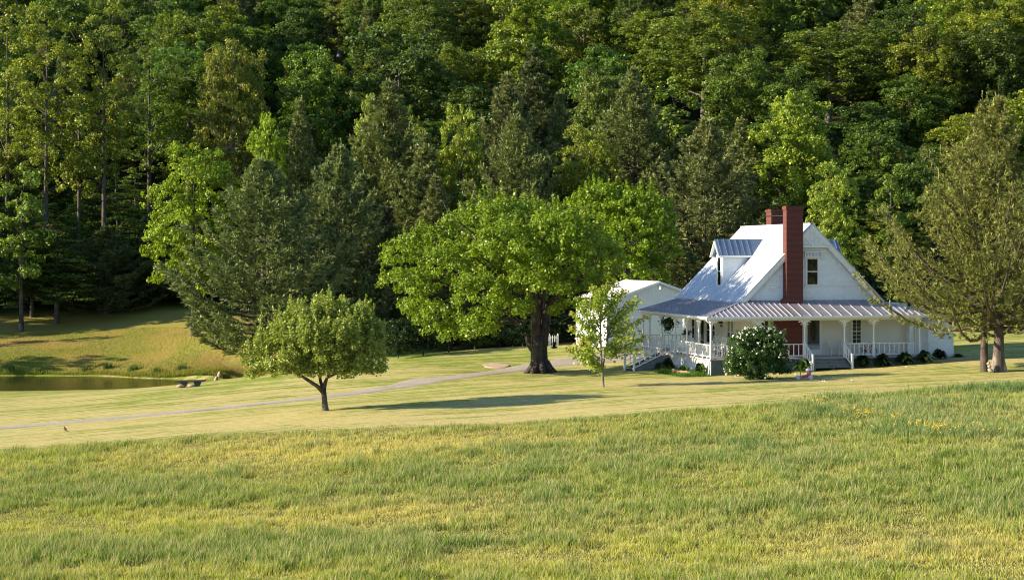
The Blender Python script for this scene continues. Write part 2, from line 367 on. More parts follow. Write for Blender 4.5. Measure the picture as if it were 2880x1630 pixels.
# ground cover shares: field, woodland floor, dry bank
fieldm = np.clip((field_edge(X_) - Y_) / 1.5 + .5, 0, 1)
edge_y = np.interp(X_, [-90,-40,-18,-8,0,8,30,60], [170,180,168,146,132,140,150,150])
def wood_edge(x): return np.interp(x, [-90,-40,-20,-8,0,8,30,60], [168,180,165,146,133,141,150,150])
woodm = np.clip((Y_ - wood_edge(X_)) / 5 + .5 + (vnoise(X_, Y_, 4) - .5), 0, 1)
bankm = np.clip((Y_ - np.interp(X_, _far[:, 0], _far[:, 1])) / 1.5, 0, 1) * np.clip((-10 - X_) / 6, 0, 1) * (1 - woodm)
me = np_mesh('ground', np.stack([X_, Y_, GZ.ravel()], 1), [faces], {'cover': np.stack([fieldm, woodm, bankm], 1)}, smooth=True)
def ground_mat():
    m, n, l = new_mat('ground_cover')
    geo = n.new('ShaderNodeNewGeometry'); P = geo.outputs['Position']
    at = n.new('ShaderNodeAttribute'); at.attribute_name = 'cover'
    sp = n.new('ShaderNodeSeparateColor'); l.new(at.outputs['Color'], sp.inputs[0])
    mp = n.new('ShaderNodeMapping'); mp.inputs['Rotation'].default_value = (0, 0, R(-17)); l.new(P, mp.inputs[0]); V = mp.outputs[0]
    n1 = noise(n, l, V, 1, 6, .62, (.04, .95, .5)); n2 = noise(n, l, P, .12, 5, .6); n3 = noise(n, l, P, 2.2, 8, .75); n4 = noise(n, l, P, 14, 4, .7); n5 = noise(n, l, V, 1, 5, .65, (.07, 2.8, 1)); n6 = noise(n, l, V, 1, 5, .7, (.8, 3.5, 1))
    grn = mixc(n, l, ramp(n, l, n3, [(.3, 0), (.7, 1)]), (.14, .21, .02), (.25, .31, .04))
    straw = mixc(n, l, ramp(n, l, n3, [(.3, 0), (.7, 1)]), (.43, .36, .13), (.63, .53, .24))
    # mower swaths run along the slope, strawier low down and near the field
    rows = n.new('ShaderNodeTexWave'); rows.wave_type = 'BANDS'; rows.bands_direction = 'Y'
    rows.inputs['Scale'].default_value = .42; rows.inputs['Distortion'].default_value = 5; rows.inputs['Detail'].default_value = 3; rows.inputs['Detail Scale'].default_value = .6
    l.new(V, rows.inputs['Vector'])
    f0 = mixc(n, l, .55, ramp(n, l, n1, [(.42, 0), (.58, 1)]), ramp(n, l, n2, [(.40, 0), (.60, 1)]))
    f = mixc(n, l, .35, mixc(n, l, .22, f0, rows.outputs[0]), ramp(n, l, n5, [(.40, 0), (.60, 1)]))
    f = mixc(n, l, .28, f, ramp(n, l, n6, [(.38, 0), (.62, 1)]))
    sy = n.new('ShaderNodeSeparateXYZ'); l.new(P, sy.inputs[0])
    nr = n.new('ShaderNodeMath'); nr.operation = 'MULTIPLY_ADD'; l.new(sy.outputs[1], nr.inputs[0]); nr.inputs[1].default_value = -.0045; nr.inputs[2].default_value = .50
    ad = n.new('ShaderNodeMath'); ad.operation = 'ADD'; l.new(f, ad.inputs[0]); l.new(nr.outputs[0], ad.inputs[1])
    mm = n.new('ShaderNodeMapRange'); l.new(ad.outputs[0], mm.inputs[0]); mm.inputs[1].default_value = .36; mm.inputs[2].default_value = .64
    lawn = mixc(n, l, mm.outputs[0], grn, straw)
    field = mixc(n, l, ramp(n, l, n3, [(.3, 0), (.7, 1)]), (.10, .12, .035), (.17, .16, .06))
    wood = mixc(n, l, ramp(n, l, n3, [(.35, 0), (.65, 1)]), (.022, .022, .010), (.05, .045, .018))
    bank = mixc(n, l, ramp(n, l, n2, [(.35, 0), (.6, 1)]), mixc(n, l, ramp(n, l, n3, [(.3, 0), (.7, 1)]), (.19, .20, .03), (.33, .31, .07)),
                mixc(n, l, ramp(n, l, n3, [(.4, 0), (.62, 1)]), (.36, .26, .09), (.26, .25, .06)))
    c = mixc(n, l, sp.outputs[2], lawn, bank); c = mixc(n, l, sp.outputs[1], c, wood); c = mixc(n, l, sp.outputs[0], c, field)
    c = mixc(n, l, .5, c, mixc(n, l, 1, c, ramp(n, l, n4, [(.3, .35), (.7, 1.6)]), 'MULTIPLY'))
    b = n.new('ShaderNodeBsdfPrincipled'); l.new(c, b.inputs['Base Color']); b.inputs['Roughness'].default_value = .95
    b.inputs['Specular IOR Level'].default_value = .1
    bp = n.new('ShaderNodeBump'); bp.inputs['Strength'].default_value = .8; bp.inputs['Distance'].default_value = .06
    l.new(n4, bp.inputs['Height'])
    bp2 = n.new('ShaderNodeBump'); bp2.inputs['Strength'].default_value = .5; bp2.inputs['Distance'].default_value = .10
    l.new(n1, bp2.inputs['Height']); l.new(bp.outputs[0], bp2.inputs['Normal']); l.new(bp2.outputs[0], b.inputs['Normal'])
    o = n.new('ShaderNodeOutputMaterial'); l.new(b.outputs[0], o.inputs[0])
    return m
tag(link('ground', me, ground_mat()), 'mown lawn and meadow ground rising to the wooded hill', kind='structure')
def gravel_mat(name, a, b_, patchy=True):
    m, n, l = new_mat(name); geo = n.new('ShaderNodeNewGeometry'); P = geo.outputs['Position']
    f = noise(n, l, P, 9, 6, .8); g = noise(n, l, P, .6, 5, .6)
    c = mixc(n, l, ramp(n, l, f, [(.35, 0), (.65, 1)]), a, b_)
    c = mixc(n, l, ramp(n, l, g, [(.48, 0), (.72, .6)]), c, (.25, .26, .07)) if patchy else c
    b = n.new('ShaderNodeBsdfPrincipled'); l.new(c, b.inputs['Base Color']); b.inputs['Roughness'].default_value = .95
    bp = n.new('ShaderNodeBump'); bp.inputs['Strength'].default_value = .7; bp.inputs['Distance'].default_value = .05
    l.new(f, bp.inputs['Height']); l.new(bp.outputs[0], b.inputs['Normal'])
    o = n.new('ShaderNodeOutputMaterial'); l.new(b.outputs[0], o.inputs[0]); return m
def strip(name, x, y, t, wl, wr, mat, label, lift=.05, m=9):
    dx = np.gradient(x); dy = np.gradient(y); ln = np.hypot(dx, dy); nx_, ny_ = -dy/ln, dx/ln
    rows = []
    for k in range(m):
        q = k/(m-1)*2 - 1
        wd = np.where(q > 0, wl, wr) * (1 + (.35*(vnoise(t, q*9, 1.7) - .5) if abs(q) > .9 else 0))
        X = x + nx_*q*wd; Y = y + ny_*q*wd; Z = ground(X, Y) + lift - .07*(abs(q) > .9)
        rows.append(np.stack([X, Y, Z], 1))
    V = np.stack(rows, 1); N = len(x); id_ = np.arange(N*m).reshape(N, m)
    fc = np.stack([id_[:-1,:-1].ravel(), id_[1:,:-1].ravel(), id_[1:,1:].ravel(), id_[:-1,1:].ravel()], 1)
    return tag(link(name, np_mesh(name, V.reshape(-1, 3), [fc], smooth=True), mat), label, kind='structure')
x, y, t = dense_path(DW, .5)
wl = .85 + .5*(vnoise(t, t*0, 5) - .5)
sB = np.hypot(x - DW[7, 0], y - DW[7, 1]); wl = wl + 1.2*np.exp(-(sB/2.5)**2); wr = .85 + .4*(vnoise(t, t*0 + 50, 4) - .5)
sE = np.clip((x - DW[9, 0]) / (DW[12, 0] - DW[9, 0]), 0, 1); wl = wl + sE*3.2; wr = wr + sE*1.2
M['gravel'] = gravel_mat('pinkish_gravel', (.29, .245, .215), (.52, .45, .40))
M['earth'] = gravel_mat('bare_red_earth', (.42, .28, .20), (.60, .44, .33), False)
strip('driveway', x, y, t, wl, wr, M['gravel'], 'pinkish gravel driveway curving past the big maple to the garage')
bx, by, _ = hit(1395, 1029)
tt = np.linspace(-1, 1, 30); ex = bx + tt*.9; ey = by + tt*.2
strip('bare_earth_patch', ex, ey, tt, 1.9*np.sqrt(1-tt**2*.98), 1.4*np.sqrt(1-tt**2*.98), M['earth'], 'bare reddish earth patch beside the gravel driveway', .055)
# pond
def water_mat():
    m, n, l = new_mat('pond_water'); geo = n.new('ShaderNodeNewGeometry')
    b = n.new('ShaderNodeBsdfPrincipled'); b.inputs['Base Color'].default_value = (.022, .018, .008, 1)
    b.inputs['Roughness'].default_value = .12; b.inputs['IOR'].default_value = 1.33
    bp = n.new('ShaderNodeBump'); bp.inputs['Strength'].default_value = .35; bp.inputs['Distance'].default_value = .03
    l.new(noise(n, l, geo.outputs['Position'], 1, 4, .6, (.8, 2.5, 1)), bp.inputs['Height']); l.new(bp.outputs[0], b.inputs['Normal'])
    o = n.new('ShaderNodeOutputMaterial'); l.new(b.outputs[0], o.inputs[0]); return m
pw = MB().prism([(-130,118,WATER-.02),(-22,118,WATER-.02),(-22,160,WATER-.02),(-130,160,WATER-.02)], (0,0,.02)).build('pond_water', water_mat())
tag(pw, 'still brown pond water below the grassy bank', kind='structure')

# ---------------------------------------------------------------- foliage
def leaf_quads(c, nrm, size, rng, aspect=1.5):
    """rhombic leaves at c facing nrm"""
    N = len(c); nrm = nrm / (np.linalg.norm(nrm, axis=1, keepdims=True) + 1e-9)
    r = rng.normal(size=(N, 3)); a = np.cross(nrm, r); a /= np.linalg.norm(a, axis=1, keepdims=True) + 1e-9
    b = np.cross(nrm, a); s = (size * rng.uniform(.65, 1.25, N))[:, None]
    fold = nrm * s * .18
    v = np.stack([c - a*s*.5*aspect, c + b*s*.5 + fold, c + a*s*.5*aspect, c - b*s*.5 + fold], 1)
    return v.reshape(-1, 3)
def quads_mesh(name, v, var):
    f = np.arange(len(v)).reshape(-1, 4)
    return np_mesh(name, v, [f], {'var': np.repeat(var, 4)})
def crown_mesh(name, lobes, rng, per_m2=26, leaf=.22, clump=.55, layered=False, shoots=0, density=1.0, aspect=1.5, shootlen=.8, shell=.45):
    """lobes: (cx,cy,cz,rx,ry,rz). Leaves sit in clumps spread through the outer part of each lobe."""
    C = []; D = []; W = []
    for (cx, cy, cz, rx, ry, rz) in lobes:
        area = 4.2 * ((rx*ry)**1.6/3 + (rx*rz)**1.6/3 + (ry*rz)**1.6/3)**(1/1.6) * math.pi/3.2
        nc = max(4, int(area / (clump**2 * 1.5) * density))
        d = rng.normal(size=(nc, 3)); d /= np.linalg.norm(d, axis=1, keepdims=True)
        d[:, 2] = np.where(d[:, 2] < -.5, -d[:, 2], d[:, 2])
        r = rng.uniform(shell, 1.0, nc)**.7
        r *= 1 + .22 * np.sin(d[:, 0]*5 + cx*3) * np.cos(d[:, 2]*6 + cy*2)
        C.append(np.array([cx, cy, cz]) + d * r[:, None] * np.array([rx, ry, rz])); D.append(d)
    C = np.concatenate(C); D = np.concatenate(D); nc = len(C)
    nl = int(max(6, per_m2 * clump**2 * 4)); 
    cs = clump * rng.uniform(.55, 1.25, nc)
    k = np.repeat(np.arange(nc), (nl * (cs/clump)**2).astype(int) + 2)
    g = rng.normal(size=(len(k), 3)); g /= np.linalg.norm(g, axis=1, keepdims=True); g *= (rng.random(len(k))**.45)[:, None]
    sc = np.array([1.25, 1.25, .28]) if layered else np.array([1, 1, .72])
    off = g * cs[k][:, None] * sc
    if layered: off[:, 2] -= .18 * np.hypot(off[:, 0], off[:, 1])
    P = C[k] + off
    nrm = rng.normal(size=P.shape) * .62 + g*.5 + D[k]*.35 + np.array([-.1, 0, .45 if not layered else .9])
    cv = rng.random(nc); var = np.clip(.18 + .34*cv[k] + .35*rng.random(len(k)) + .12*g[:, 2], 0, .84)
    if shoots:
        top = np.where(D[:, 2] > .05)[0]; pick = rng.choice(top, min(shoots, len(top)), replace=False)
        m = 46; t = np.tile(np.linspace(0, 1, m), len(pick)); pk = np.repeat(pick, m)
        L = np.repeat(rng.uniform(.5, 1.2, len(pick)) * shootlen, m); dirs = np.repeat(rng.normal(size=(len(pick), 3))*.16 + [0, 0, 1] , m, axis=0) + D[pk]*.25
        Ps = C[pk] + dirs*(t*L)[:, None] + rng.normal(size=(len(t), 3))*(.13*(1.15-t))[:, None]
        P = np.concatenate([P, Ps]); nrm = np.concatenate([nrm, rng.normal(size=Ps.shape) + [0, 0, .3]])
        var = np.concatenate([var, np.clip(.35 + .6*t*rng.random(len(t)), 0, 1)])
    # a few bright leaves
    var = np.where(rng.random(len(var)) < .04, .95, var)
    return quads_mesh(name, leaf_quads(P, nrm, leaf, rng, aspect), var), C
def limb_mesh(name, H0, trunk_r, ends, rng, lean=(0, 0), base_flare=1.5, fork=.35, top=None, twig=.02, n=9, branch_lo=.45, limb_r=.45):
    """trunk, main limbs and the twigs that reach the leaf clumps"""
    mb = MB(); rr = random.Random(int(rng.integers(1e6)))
    zt = top if top else max(e[2] for e in ends) * .88
    tp = []
    for i in range(9):
        q = i / 8; tp.append(Vector((lean[0]*q + .12*trunk_r*8*math.sin(q*5+H0)*q*.3, lean[1]*q, zt*q)))
    rad = [trunk_r * ((1 - q)**.8 * .92 + .08) * (base_flare if q == 0 else (1.12 if q < .13 else 1)) for q in [i/8 for i in range(9)]]
    tp.insert(1, Vector((0, 0, trunk_r*1.2))); rad.insert(1, trunk_r * 1.12)
    mb.tube([tp[0] - Vector((0, 0, .5))] + tp, [rad[0]*1.1] + rad, n, smooth=True)
    E = [Vector(e) for e in ends]
    # main limbs towards spread-out clump groups
    K = max(5, min(14, len(E)//9)); cent = [E[rr.randrange(len(E))] for _ in range(K)]
    for _ in range(4):
        grp = [[] for _ in cent]
        for e in E: grp[min(range(K), key=lambda i: (e - cent[i]).length_squared)].append(e)
        cent = [sum(g, Vector()) / len(g) if g else cent[i] for i, g in enumerate(grp)]
    def trunk_at(z):
        q = max(0, min(1, z / zt)) * 8; i = min(7, int(q)); return tp[i+1 if i else 0].lerp(tp[min(i+2, 9)], q - i), trunk_r * ((1 - q/8)**.8*.92 + .08)
    for i, c in enumerate(cent):
        if not grp[i]: continue
        hz = max(zt*fork*.9, min(zt*.93, c.z - branch_lo * math.hypot(c.x, c.y) - .3)); p0, r0 = trunk_at(hz)
        mid = p0.lerp(c, .5) + Vector((rr.uniform(-.1,.1), rr.uniform(-.1,.1), .08)) * (c - p0).length
        m1 = p0.lerp(mid, .5) + Vector((0, 0, -.03*(c-p0).length)); lr = min(r0*.75, trunk_r*limb_r*(.5 + .5*len(grp[i])/12))
        pts = [p0, m1, mid, mid.lerp(c, .5) + Vector((0,0,.03*(c-p0).length)), c]; mb.tube(pts, [lr, lr*.8, lr*.6, lr*.42, lr*.22], 6, cap=False)
        nodes = [(pts[k], [lr, lr*.8, lr*.6, lr*.42, lr*.22][k]) for k in (2, 3, 4)]
        for e in grp[i]:
            q, qr = min(nodes, key=lambda a: (a[0] - e).length_squared)
            md = q.lerp(e, .55) + Vector((0, 0, .06*(e-q).length)); mb.tube([q, md, e], [min(qr*.6, twig*2.2), twig, twig*.3], 4, cap=False)
    return mb.mesh(name)
def auto_lobes(rng, H, z0, Rx, n=11, prof='round'):
    out = []
    for i in range(n):
        q = (i + .5) / n; z = z0 + (H - z0) * (.12 + .80*q)
        h = (z - z0) / (H - z0)
        if prof == 'round': r = Rx * math.sqrt(max(.05, 1 - (2*h - .85)**2 * .8))
        elif prof == 'cone': r = Rx * (1.05 - h)**.8
        elif prof == 'oval': r = Rx * math.sqrt(max(.05, 1 - (2*h - .9)**2*.9)) * .9
        else: r = Rx * (.45 + .55 * math.sin(math.pi * min(1, h*1.05)))
        a = i * 2.4 + rng.uniform(-.4, .4); rad = r * rng.uniform(.35, .62)
        s = r * rng.uniform(.42, .62)
        out.append((math.cos(a)*rad, math.sin(a)*rad, z, s, s, s*rng.uniform(.6, .85)))
    return out
def needle_tris(P, Dv, rng, k=8, ln=.3, wd=.055, spread=.6):
    N = len(P); p = np.repeat(P, k, axis=0); d = np.repeat(Dv, k, axis=0) + rng.normal(size=(N*k, 3))*spread
    d /= np.linalg.norm(d, axis=1, keepdims=True) + 1e-9
    r = np.cross(d, rng.normal(size=d.shape)); r /= np.linalg.norm(r, axis=1, keepdims=True) + 1e-9
    L = (ln * rng.uniform(.7, 1.2, N*k))[:, None]
    v = np.stack([p - r*wd*.4 - d*L*.12, p + r*wd*.5 + d*L*.4, p + d*L, p - r*wd*.5 + d*L*.45], 1)
    return v.reshape(-1, 3)
def pine_meshes(name, rng, H=16, Rm=4.6, z0=.9, tr=.24, peak=.3, whorl=.55, tuft=.38, candles=1.0, dens=1.0, topslim=.9, stems=1, leanx=0, open_=0.0, barz=0, k=8, wd=.075, droop=0.0, lens=(.6, .8, .95, 1.05, 1.18)):
    mb = MB(); rr = random.Random(int(rng.integers(1e6)))
    T, TD, TV = [], [], []
    for st in range(stems):
        ox = leanx * st
        zt = H * (1 - .07*st)
        tp = [Vector((ox*min(1, (q/8)*1.6) + .05*math.sin(q*1.7+st), .05*math.cos(q*1.3), zt*q/8)) for q in range(9)]
        tr_ = [tr*(1.25 if q == 0 else 1)*(1-q/8)**.85 + .02 for q in range(9)]
        mb.tube([tp[0] - Vector((0,0,.5))] + tp, [tr_[0]*1.15] + tr_, 9)
        z = z0
        while z < zt - .25:
            h = z / zt
            Rz = Rm * ((h/peak)**.45*.35 + .65 if h < peak else ((1-h)/(1-peak))**topslim) + .12
            nb = rr.choice((4, 5, 5, 6)) if h < .9 else 4
            a0 = rr.uniform(0, 6.28)
            for b in range(nb):
                if rr.random() < open_*(1-h): continue
                a = a0 + b*6.283/nb + rr.uniform(-.3, .3); L = Rz * rr.choice(lens) * rr.uniform(.88, 1.08)
                up = .10 + .75*h + rr.uniform(-.08, .12) - droop*(1-h)
                q = max(0, min(7.99, h*8)); base = tp[int(q)].lerp(tp[int(q)+1], q - int(q))
                pts = []
                for j in range(6):
                    s = j/5; pts.append(base + Vector((math.cos(a)*L*s, math.sin(a)*L*s, L*(up*s - .22*s*(1-s)*2 + .30*s**3))))
                br = max(.012, .028*L*(.5+tr)); mb.tube(pts, [br*(1 - j*.17) for j in range(6)], 5, cap=False)
                m = int((5 + L*9.5) * dens)
                side = Vector((-math.sin(a), math.cos(a), 0))
                for _ in range(m):
                    s = 1 - (rr.random()**1.35) * (.72 if h < .75 else .85); jq = min(4.99, s*5); pb = pts[int(jq)].lerp(pts[int(jq)+1], jq - int(jq))
                    lat = rr.uniform(-1, 1) * (.10 + .36*L*(1 - s*.72)*.9)
                    o = side*lat + Vector((math.cos(a), math.sin(a), 0)) * abs(lat)*.55 + Vector((0, 0, rr.uniform(-.05, .12) + abs(lat)*.12))
                    T.append(pb + o)
                    dv = Vector((math.cos(a), math.sin(a), 0))*.75 + side*(.7 if lat > 0 else -.7)*min(1, abs(lat)*2) + Vector((0, 0, .55 + .5*h))
                    TD.append(dv.normalized()); TV.append(rr.random())
            z += whorl * rr.uniform(.7, 1.25) * (1 if h < .8 else .8)
    T = np.array(T); TD = np.array(TD); TV = np.array(TV)
    v1 = needle_tris(T, TD, rng, k, tuft, wd, .55); var1 = np.repeat(np.clip(.1 + .55*TV, 0, .8), k) + rng.uniform(-.08, .16, len(T)*k); var1 = np.clip(var1, 0, .84)
    V = [v1]; A = [var1]
    if candles:
        pick = rng.random(len(T)) < .075*candles * (.35 + .9*(T[:, 2]/H)); Pc = T[pick]; ln = rng.uniform(.2, .5, len(Pc)) * (.6 + .8*(Pc[:, 2]/H))
        m = 5; Pk = np.repeat(Pc, m, axis=0); q = np.tile(np.linspace(.1, 1, m), len(Pc)); Pk = Pk + np.stack([0*q, 0*q, q*np.repeat(ln, m)], 1)
        V.append(needle_tris(Pk, np.tile([0, 0, 1.], (len(Pk), 1)), rng, 3, .16, .035, .35)); A.append(np.repeat(np.where(q > .5, .97, .75), 3))
    V = np.concatenate(V); A = np.concatenate(A)
    return quads_mesh(name + '_crown', V, A), mb.mesh(name + '_trunk')

PROTO = {}
def proto_broad(key, seed, H, z0, Rx, n, prof, tr, leaf=.17, per=40, clump=.5, layered=False, shoots=0, bark='bark', mat='leaf', density=1.0, **k):
    rng = np.random.default_rng(seed); lobes = auto_lobes(rng, H, z0, Rx, n, prof)
    cm, C = crown_mesh(key + '_crown', lobes, rng, per, leaf, clump, layered, shoots, density)
    sub = C[rng.choice(len(C), min(len(C), 90), replace=False)]
    tm = limb_mesh(key + '_trunk', H, tr, [tuple(c) for c in sub], rng, **k)
    cm.materials.append(M[mat]); tm.materials.append(M[bark]); PROTO[key] = (cm, tm, H, Rx*1.15)
proto_broad('broad_a', 1, 16, 3.5, 5.0, 15, 'round', .30)
proto_broad('broad_b', 2, 18, 4.5, 4.6, 17, 'oval', .32, leaf=.18)
proto_broad('broad_c', 3, 15, 2.0, 4.6, 15, 'round', .26, leaf=.15, per=46, clump=.42)
proto_broad('broad_d', 4, 20, 6, 5.8, 19, 'round', .42, leaf=.17, bark='bark_pale', density=.66, clump=.55)
proto_broad('slim_a', 5, 13, 1.6, 2.5, 11, 'oval', .16, leaf=.18, clump=.4)
proto_broad('slim_b', 6, 15, 2.2, 2.9, 12, 'cone', .18, leaf=.16, clump=.36, shoots=80)
proto_broad('feather', 7, 12, 1.5, 2.6, 10, 'cone', .12, leaf=.12, per=60, clump=.34, shoots=160, density=.9)
proto_broad('layered', 8, 15, 1.2, 5.2, 17, 'cone', .22, leaf=.15, clump=.65, layered=True, per=42)
proto_broad('tall_a', 9, 32, 9, 5.2, 16, 'oval', .36, leaf=.18, density=.62, clump=.55, bark='bark', fork=.4)
proto_broad('tall_b', 10, 30, 7, 4.6, 15, 'oval', .30, leaf=.18, density=.6, clump=.52, bark='bark', fork=.35)
proto_broad('understory', 11, 6, .3, 3.0, 9, 'round', .08, leaf=.18, clump=.45, mat='shrub', bark='bark_dark')
def proto_pine(key, seed, **k):
    rng = np.random.default_rng(seed); cm, tm = pine_meshes(key, rng, **k); cm.materials.append(M['pine']); tm.materials.append(M['bark_pine'])
    PROTO[key] = (cm, tm, k['H'], k['Rm'])
proto_pine('pine_a', 21, H=16, Rm=5.4, z0=.9, peak=.27, topslim=1.05, whorl=.62, lens=(.7, .85, .95, 1.0, 1.05), dens=1.75)
proto_pine('pine_b', 22, H=17, Rm=4.2, z0=1.5, peak=.25, tr=.2, topslim=1.15, candles=1.5, whorl=.65, dens=1.75)
proto_pine('pine_c', 23, H=14, Rm=4.4, z0=.8, peak=.28, topslim=1.15, candles=1.3, whorl=.62, lens=(.55, .8, .95, 1.1, 1.2), dens=1.75)
proto_pine('pine_d', 24, H=18, Rm=3.4, z0=2.0, peak=.22, tr=.18, topslim=1.2, candles=1.6, whorl=.65, dens=1.7)
TINT = {}
def place(key, name, loc, H, Wd, rz, tint, label, cat='tree', group=None):
    cm, tm, h0, r0 = PROTO[key]
    e = empty(name, loc, rz); e.scale = (Wd/(2*r0), Wd/(2*r0), H/h0)
    tag(e, label, cat, group)
    c = link('crown', cm, None, e); c.color = (*tint, 1); t = link('trunk', tm, None, e)
    return e
TREES = []   # (x, y, radius)
def tree_px(key, px, py_top, wpx, Y, tint, label, name='broadleaf_tree', rz=None, cat='tree', group=None, sink=0):
    X = px2x(px, Y); z = gz(X, Y) - .15 - sink; H = pz(py_top, Y) - z; Wd = wpx / F * Y * {'slim_a': 1.35, 'slim_b': 1.45, 'feather': 1.4, 'layered': 1.3, 'pine_d': 1.5, 'pine_b': 1.25}.get(key, 1.08)
    TREES.append((X, Y, Wd*.32))
    return place(key, name, (X, Y, z), H, Wd, (px*.37) % 6.28 if rz is None else rz, tint, label, cat, group)
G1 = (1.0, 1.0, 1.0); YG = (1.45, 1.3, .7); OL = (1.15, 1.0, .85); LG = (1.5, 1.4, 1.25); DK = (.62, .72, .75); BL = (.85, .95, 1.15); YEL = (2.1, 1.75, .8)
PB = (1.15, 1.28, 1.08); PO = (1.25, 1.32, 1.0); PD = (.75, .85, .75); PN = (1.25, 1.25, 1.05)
pt = lambda *a, **k: tree_px(*a, name='pine_tree', **k)
pt('pine_a', 742, 455, 470, 143, PB, 'large blue green pine at the right end of the pond, behind the apple tree')
pt('pine_c', 950, 420, 330, 151, PB, 'dark pine directly right of the large pond pine, behind the apple tree crown')
pt('pine_d', 845, 288, 150, 172, PO, 'slender pine whose tip stands just right of the yellow green slim tree')
pt('pine_b', 1092, 232, 310, 172, PO, 'tall brownish pine with a spire tip left of centre above the maple')
pt('pine_d', 1195, 380, 170, 166, PO, 'smaller pine touching the right side of the tall spire pine')
pt('pine_d', 1225, 500, 170, 158, PN, 'short pine directly behind the top left of the big maple')
pt('pine_b', 1425, 212, 250, 179, PN, 'tall pine with a pale spire in the middle of the wood')
pt('pine_a', 1455, 340, 360, 164, PO, 'broad olive pine behind the middle of the big maple')
pt('pine_d', 1500, 140, 190, 198, PD, 'dark high pine whose tip rises behind the pale spire pine')
pt('pine_d', 1575, 265, 150, 180, PO, 'thin pine with several upright brown tips right of the centre pines')
pt('pine_b', 1780, 195, 250, 176, PO, 'tall brownish pine with ragged top left of the feathery yellow tree')
pt('pine_c', 1985, 345, 350, 157, PN, 'bushy pine rising behind the left side of the farmhouse roof')
pt('pine_d', 2085, 340, 170, 164, PO, 'slim pine tucked between the bushy pine and the big pale tree')
pt('pine_c', 1930, 700, 260, 145, PN, 'low pine showing just above the garage and the house eave')
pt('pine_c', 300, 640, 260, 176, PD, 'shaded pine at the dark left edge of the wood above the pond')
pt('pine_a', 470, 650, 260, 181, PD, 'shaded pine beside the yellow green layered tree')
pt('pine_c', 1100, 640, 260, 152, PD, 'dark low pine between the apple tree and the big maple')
bt = tree_px
bt('broad_c', 545, 385, 310, 158, (1.65, 1.7, .55), 'yellow green tree with layered drooping sprays left of the pond pine')
bt('broad_c', 745, 300, 150, 170, (1.75, 1.85, .5), 'bright yellow green narrow tree above the pond pine')
bt('broad_d', 650, 90, 250, 192, (1.45, 1.15, .9), 'olive gold tree with hanging bunches of leaves high on the left')
bt('broad_c', 1042, 250, 120, 176, (1.8, 1.7, 1.3), 'pale green round leaved tree left of the spire pine tip')
bt('slim_a', 1168, 260, 100, 180, LG, 'pale green small tree right of the spire pine tip')
bt('broad_c', 1290, 275, 190, 168, (1.8, 1.65, .95), 'light green pointed tree between two pines above the maple')
bt('broad_c', 1650, 340, 250, 168, (1.75, 1.5, .9), 'rounded olive green tree above the right half of the maple')
bt('broad_a', 1700, 185, 230, 188, G1, 'mid green tree behind the feathery yellow tree')
bt('feather', 1812, 200, 150, 181, YEL, 'feathery yellow green tree touching the ragged brown pine')
bt('feather', 2085, 325, 170, 170, YEL, 'feathery yellow green tree above the bushy pine')
bt('slim_a', 1900, 190, 190, 182, (1.2, 1.3, 1.3), 'pale blue green tree high right of the feathery yellow tree')
bt('broad_b', 2235, 232, 290, 163, (1.9, 1.8, 1.25), 'large pale green tree standing above the farmhouse chimneys')
bt('broad_c', 2345, 445, 190, 149, (1.85, 1.75, 1.2), 'pale green leafy tree just right of the brick chimney')
bt('slim_a', 2505, 410, 130, 152, (1.3, 1.35, 1.1), 'light green sapling top left of the roadside pine crown')
bt('broad_d', 2330, 60, 430, 196, (1.0, 1.0, .8), 'wide old tree with pale bare limbs upper right of the wood')
bt('broad_d', 1980, 0, 420, 200, (1.1, 1.1, .95), 'old tree with many pale branches at the top right of centre')
bt('broad_a', 2080, 130, 260, 186, (.9, 1.0, .8), 'mid green tree above the slim pine and feathery tree')
bt('broad_c', 2230, 180, 230, 183, (.8, .95, .75), 'dark green tree on the slope above the large pale tree')
bt('broad_c', 2470, 330, 260, 171, (.75, .9, .75), 'dark green tree between the pale chimney tree and the roadside pines')
bt('broad_a', 2610, 400, 240, 160, (.6, .75, .65), 'dark green tree directly behind the left edge of the roadside pines')
bt('broad_a', 2560, 200, 260, 186, (.7, .85, .7), 'dark green tree high behind the right roadside pine top')
bt('broad_a', 2810, -40, 300, 205, YG, 'bright yellow green tree in the top right corner')
bt('broad_a', 1120, 60, 420, 205, DK, 'dark rounded tree at the upper centre left of the wood')
bt('broad_b', 1480, -60, 300, 215, (1.45, 1.4, .8), 'bright green tree at the top edge above the centre pines')
bt('broad_b', 880, 110, 300, 200, (.9, 1.1, .9), 'green tree with lit clusters at the upper left of centre')
bt('tall_a', 130, -20, 280, 181, (1.6, 1.4, 1.0), 'tall forked tree with dark trunk nearest the left edge')
bt('tall_b', 222, 20, 220, 185, (1.6, 1.45, 1.0), 'tall thin trunk tree second from the left edge')
bt('tall_a', 292, -30, 250, 184, (1.5, 1.35, .95), 'tall straight trunk tree third from the left edge')
bt('tall_b', 20, -60, 260, 188, (1.6, 1.4, .95), 'tall tree cut by the left edge of the wood')
bt('tall_b', 420, 40, 260, 196, (.95, 1.05, .9), 'tall tree standing in shade right of the straight trunk')
bt('slim_a', 60, 425, 170, 168, (1.3, 1.4, 1.2), 'small tree with pale lit branch tips at the left edge')
bt('layered', 160, 600, 330, 172, DK, 'dark layered tree low at the left wood edge')
